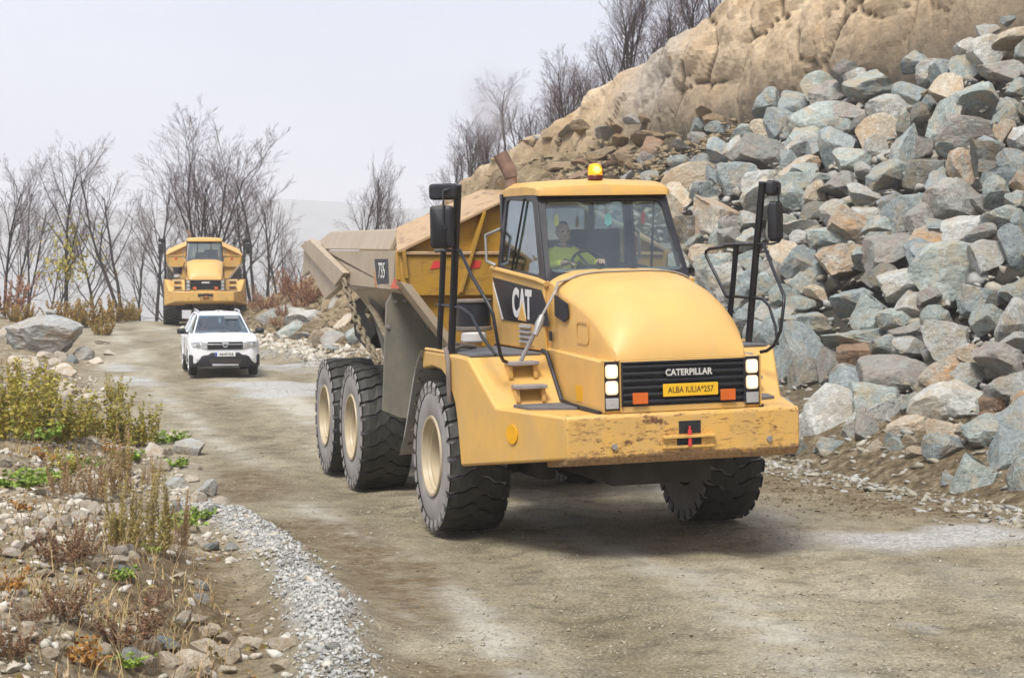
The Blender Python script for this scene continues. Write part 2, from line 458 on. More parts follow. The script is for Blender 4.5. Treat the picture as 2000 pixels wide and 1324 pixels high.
def lettering(name, body, size, m, parent, mtx, sx=1.0, extr=.004, bold=0.0):
    cu = bpy.data.curves.new(name, 'FONT'); cu.body = body; cu.size = size; cu.extrude = extr
    cu.align_x = 'CENTER'; cu.align_y = 'CENTER'; cu.offset = bold; cu.resolution_u = 4
    tmp = bpy.data.objects.new('tmp', cu)
    me = bpy.data.meshes.new_from_object(tmp)
    bpy.data.objects.remove(tmp)
    me.materials.clear(); me.materials.append(mat[m])
    return link(name, me, parent, mtx @ Matrix.Diagonal((sx, 1, 1, 1)))
def basis(o, xa, ya):
    """matrix with given origin, x axis, y axis"""
    x = Vector(xa).normalized(); y = Vector(ya); z = x.cross(y).normalized(); y = z.cross(x)
    return Matrix(((x[0], y[0], z[0], o[0]), (x[1], y[1], z[1], o[1]), (x[2], y[2], z[2], o[2]), (0, 0, 0, 1)))
def copy_tree(o, parent=None, skip=()):
    c = o.copy(); col.objects.link(c)
    if parent is not None: c.parent = parent; c.matrix_local = o.matrix_local.copy()
    for ch in list(o.children):
        if ch.name.split('.')[0] in skip: continue
        copy_tree(ch, c, skip)
    return c
I4 = Matrix.Identity(4)
T = Matrix.Translation
rng = random.Random(7)

# ------------------------------------------------------------------ terrain functions
EDGE_Y = np.array([-30, 0, 8, 13.2, 15.6, 19, 22.1, 27.8, 34, 43.7, 61, 77, 95, 200])
EDGE_X = np.array([3.0, 1.0, -.1, -.89, -1.22, -2.1, -3.3, -4.75, -6.67, -9.3, -13.4, -18, -24, -60])
def edge_x(Y): return np.interp(Y, EDGE_Y, EDGE_X)
TX, TY = 6.3, 22.5; TD = (-.333, .943); TN = (.943, .333)
def st(X, Y):
    return TN[0] * (X - TX) + TN[1] * (Y - TY), TD[0] * (X - TX) + TD[1] * (Y - TY)
def xy(s, t): return TX + TN[0] * s + TD[0] * t, TY + TN[1] * s + TD[1] * t
def ground_z(X, Y, fine=True):
    X = np.asarray(X, float); Y = np.asarray(Y, float)
    z = np.interp(Y, [-30, 22, 26, 32, 48, 77, 88, 96, 130, 260, 4000], [0, 0, -.09, -.09, .03, .27, .24, -.05, -9, -34, -60])
    d = edge_x(Y) - X                       # metres to the left of the road edge
    near = sstep(62, 45, Y)
    bank = .72 * sstep(.5, 3.2, d) * near + .25 * sstep(0, 6, d) * (1 - near)
    bank = bank * (1 - .35 * sstep(5, 9, d) * near)
    if fine:
        bank = bank + sstep(.2, 1.6, d) * (.16 * n2(X, Y, .5, 4, 3) + .05 * n2(X, Y, 2.2, 3, 8))
    hollow = -.16 * np.exp(-((d - 1.35) / .55) ** 2) * sstep(19, 16, Y)
    wind = .20 * np.exp(-((d - .42) / .36) ** 2) * sstep(23, 20, Y) * (1 + (.4 * n2(X, Y, 1.3, 2, 5) if fine else 0))
    r = 0
    if fine:
        r = .025 * n2(X, Y, .35, 3, 1) + .010 * n2(X, Y, 2.5, 3, 2)
        sx = X - edge_x(Y)
        for c in (1.8, 4.7): r = r - .045 * np.exp(-((sx - c) / .35) ** 2)
    return z + bank + hollow + wind + r
RT = [-40, 0, 20, 29.4, 32.2, 35.7, 41.3, 46.4, 52.4, 57, 64, 70, 78, 95]
RZ = [22, 17.5, 14.2, 12.1, 11.4, 10.5, 9.5, 7.95, 7.1, 6.2, 4.6, 2.3, -1, -4]
def hill_z(s, t, fine=True):
    s = np.asarray(s, float); t = np.asarray(t, float)
    g = np.interp(t, [-40, 22, 27, 33, 44, 50, 56, 63, 70, 78, 95], [1, 1, .94, .91, .94, .88, .74, .5, .3, .05, -.2])
    ridge = np.interp(t, RT, RZ)
    sc_ = 10.4 + .8 * np.sin(t * .31) * sstep(20, 0, t)
    tal = np.interp(s, [-4, -.6, 0, 2, 6, 10, 12, 30], [-2.5, -.5, -.05, .95, 4.15, 7.25, 8.2, 9.0]) * g
    cl = tal + np.clip((s - sc_), 0, None) * 2.6
    top = ridge + .04 * np.clip(s - 13.5, 0, 40)
    top = np.where(t > 60, top, top)
    k = 1.4
    z = -np.log(np.exp(-np.clip(cl, -40, 60) * k * 3) + np.exp(-np.clip(top, -40, 60) * k * 3)) / (k * 3)
    return z
def hill_xyz(X, Y):
    s, t = st(X, Y); return hill_z(s, t)
def height(X, Y):
    return max(float(ground_z(X, Y)), float(hill_xyz(X, Y)))
CAMF = Vector((0, math.cos(PITCH), -math.sin(PITCH))); CAMU = Vector((0, math.sin(PITCH), math.cos(PITCH)))
def ray(u, v): return CAMF + Vector((1, 0, 0)) * ((u - 1000) / FPX) - CAMU * ((v - 662) / FPX)
def ground_at(u, v, k0=8, k1=130):
    """where the line of sight through a measured point of the photograph meets the terrain"""
    d = ray(u, v); k = np.arange(k0, k1, .12)
    X = d.x * k; Y = d.y * k; Z = CAM_H + d.z * k
    s, t = st(X, Y)
    h = np.maximum(ground_z(X, Y), hill_z(s, t))
    b = np.nonzero(Z < h)[0]
    if len(b) == 0: return None
    i = b[0]; return Vector((X[i], Y[i], float(h[i])))

# ------------------------------------------------------------------ ground
def grid_mesh(name, X, Y, Z, attrs=None):
    ny, nx = X.shape
    me = bpy.data.meshes.new(name)
    co = np.stack([X, Y, Z], -1).reshape(-1, 3).astype(np.float32)
    idx = np.arange(nx * ny).reshape(ny, nx)
    q = np.stack([idx[:-1, :-1], idx[:-1, 1:], idx[1:, 1:], idx[1:, :-1]], -1).reshape(-1, 4)
    me.vertices.add(len(co)); me.vertices.foreach_set('co', co.ravel())
    me.loops.add(q.size); me.loops.foreach_set('vertex_index', q.ravel().astype(np.int32))
    me.polygons.add(len(q)); me.polygons.foreach_set('loop_start', np.arange(0, q.size, 4, dtype=np.int32))
    me.update(calc_edges=True)
    me.polygons.foreach_set('use_smooth', np.ones(len(q), bool))
    for k, a in (attrs or {}).items():
        at = me.attributes.new(k, 'FLOAT', 'POINT'); at.data.foreach_set('value', np.ascontiguousarray(a, np.float32).ravel())
    return me
def spaced(a, b, fine0, fine1, d0, grow=1.13):
    xs = list(np.arange(fine0, fine1 + 1e-6, d0))
    d = d0
    while xs[-1] < b: d *= grow; xs.append(xs[-1] + d)
    d = d0
    while xs[0] > a: d *= grow; xs.insert(0, xs[0] - d)
    return np.array(xs)
gx = spaced(-1250, 1250, -13, 9, .075, 1.10)
gy = [2.0]
while gy[-1] < 2450: gy.append(gy[-1] + max(.07, .0058 * gy[-1] * (1 if gy[-1] < 100 else 3)))
gy = np.array([-60, -30, -12, -4, 0] + gy)
GX, GY = np.meshgrid(gx, gy)
GZ = ground_z(GX, GY)
def blob(cx, cy, rx, ry, rot=17):
    a = R(rot); dx = GX - cx; dy = GY - cy
    u = dx * math.cos(a) + dy * math.sin(a); v = -dx * math.sin(a) + dy * math.cos(a)
    return np.exp(-((u / rx) ** 2 + (v / ry) ** 2))
dl = edge_x(GY) - GX
nz = n2(GX, GY, .55, 4, 31)
gravel = 1.0 * np.exp(-((dl - .42) / .25) ** 2) * sstep(23.5, 21, GY) * (GY > 10)
gravel = gravel + 1.35 * blob(6.2, 20.2, 2.4, 1.05, 12) + .8 * blob(-5.6, 43.8, 1.6, 2.4) + .7 * blob(-6.3, 55, 2.2, 6) + .8 * blob(-9.7, 47, .6, 6) + .55 * blob(-.2, 14.5, .7, 2.6, 25) + .5 * blob(3.5, 14, 1.2, 3, 30)
gravel = np.clip(gravel * (.9 + 1.3 * nz) + .12 * nz, 0, 1)
brown = np.clip(1.6 * blob(4.9, 24.0, 1.5, 3.6, 22) * (1 + .6 * nz) + 1.1 * np.exp(-((dl + .45) / .6) ** 2) * sstep(30, 24, GY) * (1 + 1.2 * nz) + 1.1 * np.exp(-((dl - 1.5) / .6) ** 2) * sstep(18.6, 17, GY) * (1 + .8 * nz), 0, 1)
bankm = sstep(.5, 1.1, dl + .3 * nz)
qd = -dl; nl_ = n2(GX + .35 * GY, GY * .18, .6, 4, 33); n3_ = n2(GX, GY, 1.7, 4, 34)
pale = np.exp(-((qd - .85 - .12 * nl_) / .2) ** 2) * (.75 + .6 * nl_) + np.exp(-((qd - 3.3 - .15 * nl_) / .42) ** 2) * (.7 + .6 * nl_) + np.exp(-((qd - 6.2 - .2 * nl_) / .5) ** 2) * (.65 + .6 * nl_) + .25 * sstep(.25, .8, nl_)
pale = np.clip(pale * (.75 + .8 * n3_ + .6 * n2(GX, GY, 5.5, 3, 36)), 0, 1) * (qd > 0)
damp = np.exp(-((qd - 1.8 - .12 * nl_) / .45) ** 2) * (.85 + .5 * n3_) + np.exp(-((qd - 4.7 - .15 * nl_) / .5) ** 2) * (.8 + .5 * n3_) + .35 * sstep(.2, .7, -nl_)
damp = np.clip(damp, 0, 1) * (qd > 0)
gme = grid_mesh('ground', GX, GY, GZ, {'gravel': gravel, 'brown': brown, 'bank': bankm, 'pale': pale, 'damp': damp})
def ground_mat():
    m = M('dirt_road')
    v = m.mapping((1, 1, 1))
    rot = m.n('ShaderNodeMapping'); rot.inputs['Rotation'].default_value = (0, 0, R(-17)); rot.inputs['Scale'].default_value = (1, .22, 1)
    m.l(m.co(), rot.inputs[0])
    base = m.ramp(m.noise(.55, 8, .62, rot.outputs[0]), [(.3, (.185, .157, .10)), (.5, (.285, .25, .172)), (.72, (.40, .363, .275))])
    spots = m.ramp(m.noise(2.3, 8, .7, v), [(.36, .62), (.5, 1.0), (.68, 1.2)])
    base = m.mix(1.0, base, spots, 'MULTIPLY')
    grit = m.ramp(m.noise(30, 6, .8, v), [(.36, .35), (.5, 1.0), (.64, 1.7)])
    base = m.mix(.75, base, m.mix(1.0, base, grit, 'MULTIPLY'))
    base = m.mix(m.math('MULTIPLY', m.attr('damp'), .6), base, m.mix(1.0, base, (.62, .58, .50), 'MULTIPLY'))
    base = m.mix(m.math('MULTIPLY', m.attr('pale'), .75), base, m.mix(.75, base, m.ramp(m.noise(22, 6, .8, v), [(.36, (.34, .32, .27)), (.5, (.52, .50, .44)), (.62, (.68, .66, .61))])))
    # pale crushed stone showing through
    st_ = m.ramp(m.voro(30, v), [(.0, (.60, .58, .52)), (.22, (.47, .44, .37)), (.3, (.25, .21, .14))])
    stm = m.ramp(m.noise(1.5, 6, .7, v), [(.42, 0), (.58, .8)])
    stm = m.math('MULTIPLY', stm, m.ramp(m.voro(30, v), [(.24, 1), (.34, 0)]))
    base = m.mix(stm, base, st_)
    br = m.ramp(m.noise(9, 8, .75, m.mapping((1, 2.2, 1))), [(.36, (.055, .04, .022)), (.52, (.15, .108, .058)), (.68, (.30, .235, .145))])
    bm_ = m.math('MULTIPLY', m.attr('brown'), m.ramp(m.noise(3, 7, .7, v), [(.35, .35), (.6, 1)]))
    soil = m.ramp(m.noise(4, 8, .7, v), [(.34, (.12, .092, .052)), (.52, (.25, .205, .135)), (.68, (.42, .365, .27))])
    soil = m.mix(.6, soil, m.mix(1.0, soil, grit, 'MULTIPLY'))
    base = m.mix(m.attr('bank'), base, soil)
    base = m.mix(bm_, base, br)
    gv = m.ramp(m.voro(24, v, 'F1', 'Color'), [(.2, (.34, .345, .34)), (.8, (.6, .6, .58))])
    gv = m.mix(m.ramp(m.voro(24, v, 'DISTANCE_TO_EDGE'), [(0, .75), (.1, 0)]), gv, (.2, .19, .17))
    base = m.mix(m.ramp(m.attr('gravel'), [(.3, 0), (.85, .8)]), base, gv)
    wv = m.n('ShaderNodeTexWave'); wv.inputs['Scale'].default_value = .9; wv.inputs['Distortion'].default_value = 4.0; wv.inputs['Detail'].default_value = 3; wv.inputs['Detail Scale'].default_value = 2.5
    wr = m.n('ShaderNodeMapping'); wr.inputs['Rotation'].default_value = (0, 0, R(73)); m.l(m.co(), wr.inputs[0]); m.l(wr.outputs[0], wv.inputs['Vector'])
    nb = m.bump(m.math('MULTIPLY', wv.outputs['Fac'], m.attr('damp')), .55, .03)
    nb = m.bump(m.noise(7, 8, .7, v), .6, .05, nb)
    nb = m.bump(m.noise(38, 5, .75, v), .8, .014, nb)
    nb = m.bump(m.voro(24, v), .3, .015, nb)
    return m.set(base, .92, 0, nb, .2)
gme.materials.append(ground_mat())
tag(link('ground', gme), kind='structure')

# ------------------------------------------------------------------ quarry hillside (rubble slope and cut rock face)
ss = np.concatenate([np.arange(-4, 1, .35), np.arange(1, 9.6, .17), np.arange(9.6, 13.2, .045), np.arange(13.2, 18, .12), np.arange(18, 24, .4), np.arange(24, 120, 6)])
tt = np.concatenate([np.arange(-40, -6, 1.0), np.arange(-6, 20, .14), np.arange(20, 42, .06), np.arange(42, 78, .13), np.arange(78, 100, 1.0)])
S_, T_ = np.meshgrid(ss, tt)
Z_ = hill_z(S_, T_)
X_, Y_ = xy(S_, T_)
face = sstep(10.0, 11.2, S_) * sstep(18.5, 15.5, S_)
d1, d2, cid, ctl = cell2(T_ * .8 + .10 * n2(T_, Z_, .5, 2, 40), Z_ * .75 + .10 * n2(T_, Z_, .4, 2, 41), .62, 4, True)
e1, e2, eid, etl = cell2(T_ * .9 + .06 * n2(T_, Z_, 1.1, 2, 44), Z_ * .9 + .1, 1.5, 9, True)
rough = .25 + .75 * sstep(17, 25, T_) * sstep(40, 35, T_) + .25 * sstep(36, 42, T_)                # the near face is smooth, the far end broken
brk = sstep(-.35, .05, n2(T_, Z_, .9, 3, 57))
crack = np.exp(-((d2 - d1) / .05) ** 2) * brk
crack2 = np.exp(-((e2 - e1) / .07) ** 2) * sstep(.0, .3, n2(T_, Z_, .7, 3, 58))
cm = sstep(-1.2, -.4, n2(T_, Z_, .22, 3, 50)) * rough
f1, f2 = facet2(T_ * .8 + .15 * n2(T_, Z_, .5, 2, 40), Z_ * .8, .55, 4)
h1, h2 = facet2(T_ * .9 + .4 * Z_, Z_ * .9, 1.7, 9)
crack = np.exp(-((f2 - f1) / .045) ** 2) * brk; crack2 = np.exp(-((h2 - h1) / .06) ** 2) * sstep(.0, .3, n2(T_, Z_, .7, 3, 58))
off = face * (rough * (.75 * (.5 - f1) + .22 * (.5 - h1)) - .10 * crack * cm - .05 * crack2 * cm + .16 * n2(T_, Z_, .16, 3, 51) + .03 * n2(T_, Z_, 1.2, 4, 52) + sstep(34, 40, T_) * .20 * n2(T_, Z_, .9, 5, 53))
tal = sstep(.3, 2, S_) * sstep(11.5, 10, S_)
tal2 = sstep(28, 38, T_)
k1, k2, kid = cell2(S_ * 1.1, T_ * .8, 1.1, 14)
off = off + tal * (.14 * n2(S_, T_, .8, 4, 60) + tal2 * (.42 * (kid - .5) + .22 * n2(S_, T_, 1.4, 4, 61)))
topm = sstep(13.5, 16, S_)
off = off + topm * .25 * n2(S_, T_, .5, 4, 62)
off = off - .75 * tal * sstep(42, 34, T_) * sstep(1.4, 3.4, S_)              # bed of the boulder heap lies deeper
slope_n = np.where(S_ > 10, 1.0, .5)
X_ = X_ - TN[0] * off * slope_n; Y_ = Y_ - TN[1] * off * slope_n; Z_ = Z_ + off * np.where(S_ > 10, .12, .72)
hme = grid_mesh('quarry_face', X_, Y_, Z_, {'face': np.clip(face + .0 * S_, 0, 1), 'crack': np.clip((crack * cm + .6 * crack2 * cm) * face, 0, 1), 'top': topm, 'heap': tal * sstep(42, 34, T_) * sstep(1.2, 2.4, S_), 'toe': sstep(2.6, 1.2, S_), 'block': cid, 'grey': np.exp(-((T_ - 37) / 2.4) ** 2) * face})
def hill_mat():
    m = M('quarry_rock_face')
    v = m.co()
    a = m.ramp(m.noise(.35, 7, .6, v), [(.3, (.45, .315, .185)), (.5, (.57, .43, .275)), (.7, (.64, .525, .37))])
    a = m.mix(m.ramp(m.noise(1.1, 8, .7, m.mapping((1, 1, .8))), [(.48, 0), (.66, .7)]), a, (.36, .275, .175))
    a = m.mix(m.ramp(m.attr('block'), [(0, .0), (1, .3)]), a, (.44, .37, .27))
    a = m.mix(m.math('MULTIPLY', m.attr('grey'), .75), a, (.36, .34, .31))
    a = m.mix(m.ramp(m.noise(.8, 5, .6, v), [(.6, 0), (.72, .45)]), a, (.50, .30, .14))
    a = m.mix(1.0, a, m.ramp(m.noise(7, 8, .7, v), [(.34, .74), (.5, 1), (.68, 1.12)]), 'MULTIPLY')
    a = m.mix(m.ramp(m.attr('crack'), [(.2, 0), (.7, .8)]), a, (.10, .07, .04))
    rub = m.ramp(m.noise(2.2, 8, .7, v), [(.3, (.12, .09, .05)), (.5, (.235, .18, .105)), (.7, (.36, .285, .18))])
    rub = m.mix(m.ramp(m.voro(3.2, m.mapping((1, 1, 1.6)), 'DISTANCE_TO_EDGE'), [(0, .4), (.07, 0)]), rub, (.05, .038, .022))
    a = m.mix(m.attr('face'), rub, a)
    tp = m.ramp(m.noise(3, 7, .7, v), [(.35, (.07, .055, .03)), (.65, (.2, .15, .085))])
    a = m.mix(m.math('MULTIPLY', m.attr('top'), m.ramp(m.noise(1.2, 4, .6, v), [(.35, .3), (.6, 1)])), a, tp)
    a = m.mix(m.attr('toe'), a, m.ramp(m.noise(6, 8, .75, v), [(.36, (.05, .037, .02)), (.5, (.125, .095, .055)), (.64, (.27, .22, .15))]))
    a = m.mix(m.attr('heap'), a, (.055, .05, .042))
    nb = m.bump(m.noise(2.5, 9, .66, v), .7, .12)
    nb = m.bump(m.noise(14, 7, .7, v), .35, .03, nb)
    return m.set(a, .9, 0, nb, .2)
hme.materials.append(hill_mat())
fsm = (S_[:-1, :-1] > 14).ravel(); hme.polygons.foreach_set('use_smooth', fsm)
tag(link('quarry_hillside', hme), kind='structure')

# far misty ridge beyond the valley
rx = np.linspace(-1150, 900, 200); ry = np.linspace(1350, 2400, 60)
RX, RY = np.meshgrid(rx, ry)
prof = np.interp(RX, [-1150, -620, -400, -260, -150, 60, 900], [70, 58, 62, 66, 60, 46, 20])
RZm = -52 + (prof + 52 + 10 * n2(RX, RY, .005, 4, 70)) * sstep(1350, 1900, RY) * sstep(2405, 2150, RY)
rme = grid_mesh('far_ridge', RX, RY, RZm)
rme.materials.append(plain('far_wooded_slope', (.16, .17, .165), .95, var=.3, scale=.03))
tag(link('far_hills', rme), kind='structure')

hz = MB().box(-1300, 1300, -80, 2520, -64, 112).me('haze')
hm_ = bpy.data.materials.new('haze_air'); hm_.use_nodes = True
hm_.node_tree.nodes.clear()
ho = hm_.node_tree.nodes.new('ShaderNodeOutputMaterial'); hv = hm_.node_tree.nodes.new('ShaderNodeVolumePrincipled')
hv.inputs['Color'].default_value = (.985, .987, 1.0, 1); hv.inputs['Density'].default_value = .0007; hv.inputs['Anisotropy'].default_value = .2
hm_.node_tree.links.new(hv.outputs[0], ho.inputs['Volume'])
hz.materials.append(hm_)
tag(link('haze', hz), kind='stuff')

# ------------------------------------------------------------------ people
def skin_mesh(name, joints, edges, sub=2):
    """joints: {name: (pos, radius or (rx, ry))}; first joint is the root"""
    keys = list(joints); me = bpy.data.meshes.new(name)
    me.from_pydata([joints[k][0] for k in keys], [(keys.index(a), keys.index(b)) for a, b in edges], [])
    o = bpy.data.objects.new('tmp_skin', me); col.objects.link(o)
    o.modifiers.new('s', 'SKIN'); sb = o.modifiers.new('d', 'SUBSURF'); sb.levels = sub; sb.render_levels = sub
    for k, sv in zip(keys, me.skin_vertices[0].data):
        r = joints[k][1]; sv.radius = (r, r) if isinstance(r, float) else r
    me.skin_vertices[0].data[0].use_root = True
    bpy.context.view_layer.update()
    ev = o.evaluated_get(bpy.context.evaluated_depsgraph_get())
    r = bpy.data.meshes.new_from_object(ev)
    bpy.data.objects.remove(o)
    r.name = name
    for p in r.polygons: p.use_smooth = True
    return r
def head_mesh():
    """a modelled head, face towards +X, chin at z=-.115, crown at +.125"""
    bm = bmesh.new(); bmesh.ops.create_uvsphere(bm, u_segments=32, v_segments=24, radius=1)
    for v in bm.verts:
        x, y, z = v.co
        X = x * .098; Y = y * .076; Z = z * .122
        if z < 0:
            Y *= 1 + z * .30; X *= 1 + .10 * z
            if x < 0: X *= 1 + z * .35
        if x > 0:
            f = x * x
            nose = math.exp(-((y / .17) ** 2)) * math.exp(-(((z + .12) / .22) ** 2)) * (1.0 if z < .12 else .5)
            X += .024 * nose * f
            eye = math.exp(-(((abs(y) - .40) / .17) ** 2)) * math.exp(-(((z - .10) / .10) ** 2)); X -= .011 * eye * f
            brow = math.exp(-(((z - .26) / .09) ** 2)); X += .005 * brow * f
            mouth = math.exp(-((y / .33) ** 2)) * math.exp(-(((z + .50) / .045) ** 2)); X -= .006 * mouth
            lips = math.exp(-((y / .28) ** 2)) * (math.exp(-(((z + .43) / .05) ** 2)) + math.exp(-(((z + .57) / .05) ** 2))); X += .004 * lips
            chin = math.exp(-((y / .35) ** 2)) * math.exp(-(((z + .85) / .16) ** 2)); X += .010 * chin
        ear = math.exp(-(((x + .05) / .16) ** 2)) * math.exp(-(((z - .0) / .24) ** 2))
        if abs(y) > .8: Y += math.copysign(.020 * ear, y)
        v.co = (X, Y, Z)
    return bm
def make_person(label, parent_mtx, hands, hairm, topm, trousers=True, turn=0.0, lean=0.0, collar=None):
    """seated figure; hip at local origin, facing +X; hands: two target points (+y side, -y side)"""
    root = thing('person', label, 'person'); root.matrix_world = parent_mtx
    lh, rh = Vector(hands[0]), Vector(hands[1])
    def J(shl, hand):
        mid = (Vector(shl) + hand) / 2 + Vector((-.02, .08 if shl[1] > 0 else -.08, -.09)); return mid
    sl, sr = (-.02 + lean, .20, .485), (-.02 + lean, -.20, .485)
    el, er = J(sl, lh), J(sr, rh)
    j = {'pel': ((0, 0, .03), (.15, .12)), 'bel': ((0, 0, .17), (.15, .11)), 'che': ((lean * .6, 0, .36), (.165, .115)), 'up': ((-.01 + lean, 0, .48), (.11, .085)),
         'nk': ((0 + lean, 0, .56), .055), 'nk2': ((.02 + lean, 0, .63), .058),
         'sl': (sl, .07), 'sr': (sr, .07), 'el': (el, .047), 'er': (er, .047), 'wl': (lh, .031), 'wr': (rh, .031),
         'hl': ((.10, .10, .0), .095), 'hr': ((.10, -.10, .0), .095), 'kl': ((.47, .12, .03), .065), 'kr': ((.47, -.12, .03), .065),
         'al': ((.52, .12, -.38), .042), 'ar': ((.52, -.12, -.38), .042), 'tl': ((.68, .12, -.42), .035), 'tr': ((.68, -.12, -.42), .035)}
    e = [('pel', 'bel'), ('bel', 'che'), ('che', 'up'), ('up', 'nk'), ('nk', 'nk2'), ('up', 'sl'), ('up', 'sr'), ('sl', 'el'), ('sr', 'er'), ('el', 'wl'), ('er', 'wr'),
         ('pel', 'hl'), ('pel', 'hr'), ('hl', 'kl'), ('hr', 'kr'), ('kl', 'al'), ('kr', 'ar'), ('al', 'tl'), ('ar', 'tr')]
    for sd_, wj, hd, elb in (('l', 'wl', lh, el), ('r', 'wr', rh, er)):
        d = (hd - elb).normalized(); side = Vector((0, 0, 1)).cross(d).normalized(); up = d.cross(side)
        pc = hd + d * .05
        j['p' + sd_] = (pc, (.036, .02)); e.append((wj, 'p' + sd_))
        for q, (o_, ln) in enumerate(((-.027, .068), (-.009, .080), (.010, .075), (.027, .058))):
            a = pc + side * o_ + d * .035; b = a + d * ln * .5 - up * .012; c = b + d * ln * .18 - up * .038
            for nm, pt, rr in (('a', a, .0095), ('b', b, .0085), ('c', c, .0072)): j[f'f{sd_}{q}{nm}'] = (pt, rr)
            e += [('p' + sd_, f'f{sd_}{q}a'), (f'f{sd_}{q}a', f'f{sd_}{q}b'), (f'f{sd_}{q}b', f'f{sd_}{q}c')]
        sg = -1 if sd_ == 'l' else 1
        a = hd + d * .03 + side * sg * .04; b = a + d * .035 - up * .025
        j['t' + sd_ + 'a'] = (a, .011); j['t' + sd_ + 'b'] = (b, .009)
        e += [('p' + sd_, 't' + sd_ + 'a'), ('t' + sd_ + 'a', 't' + sd_ + 'b')]
    body = skin_mesh('body', j, e)
    # one body: add the head to the same mesh
    bm = bmesh.new(); bm.from_mesh(body)
    hb = head_mesh(); hm = T((.035 + lean, 0, .725)) @ Matrix.Rotation(turn, 4, 'Z')
    tmp = bpy.data.meshes.new('h'); hb.to_mesh(tmp); hb.free(); tmp.transform(hm); bm.from_mesh(tmp)
    for f in bm.faces: f.smooth = True
    bm.to_mesh(body); bm.free(); bpy.data.meshes.remove(tmp)
    body.materials.append(mat['skin']); link('body', body, root)
    # hair cap
    b2 = head_mesh()
    for v in list(b2.verts):
        if v.co.z < .078 and v.co.x > -.015 or v.co.z < -.03: b2.verts.remove(v)
    for v in b2.verts: v.co = v.co * 1.05 + Vector((-.003, 0, .004))
    hm_ = bpy.data.meshes.new('hair'); b2.to_mesh(hm_); b2.free(); hm_.transform(hm); fin(hm_, mat[hairm], 60); link('hair', hm_, root)
    for sy in (-1, 1):
        eb = bpy.data.meshes.new('eye'); bb = bmesh.new(); bmesh.ops.create_uvsphere(bb, u_segments=10, v_segments=8, radius=.011); bb.to_mesh(eb); bb.free()
        eb.transform(hm @ T((.083, .031 * sy, .013))); fin(eb, mat['eye'], 60); link('eye', eb, root)
    # clothes: same skeleton, a little wider, cut at wrists and neck
    g = 1.27
    jj = {k: (j[k][0], (j[k][1][0] * g, j[k][1][1] * g) if isinstance(j[k][1], tuple) else j[k][1] * (g + .08)) for k in ('pel', 'bel', 'che', 'up', 'sl', 'sr', 'el', 'er')}
    jj['nk'] = ((lean, 0, .545), .072)
    jj['wl'] = (el + (lh - el) * .88, .046); jj['wr'] = (er + (rh - er) * .88, .046)
    ee = [q for q in e if q[0] in jj and q[1] in jj]
    jm = skin_mesh('jacket', jj, ee); jm.materials.append(mat[topm]); link('jacket', jm, root)
    if collar:
        MB().tube([(.085 + lean, .10, .50), (.03 + lean, .085, .57), (-.05 + lean, 0, .595), (.03 + lean, -.085, .57), (.085 + lean, -.10, .50), (.13 + lean, -.06, .38), (.15, 0, .25)], .016, 8).part('collar', collar, root, smooth=60)
        sheet([(.125 + lean, -.025, .47), (.125 + lean, .025, .47), (.15 + lean * .6, .02, .34), (.15 + lean * .6, -.02, .34)], .012).part('shirt_front', collar, root)
    kk = {k: (j[k][0], (j[k][1][0] * 1.1, j[k][1][1] * 1.1) if isinstance(j[k][1], tuple) else j[k][1] * 1.14) for k in ('pel', 'hl', 'hr', 'kl', 'kr', 'al', 'ar')}
    tm = skin_mesh('trousers', kk, [q for q in e if q[0] in kk and q[1] in kk]); tm.materials.append(mat['trousers']); link('trousers', tm, root)
    return root

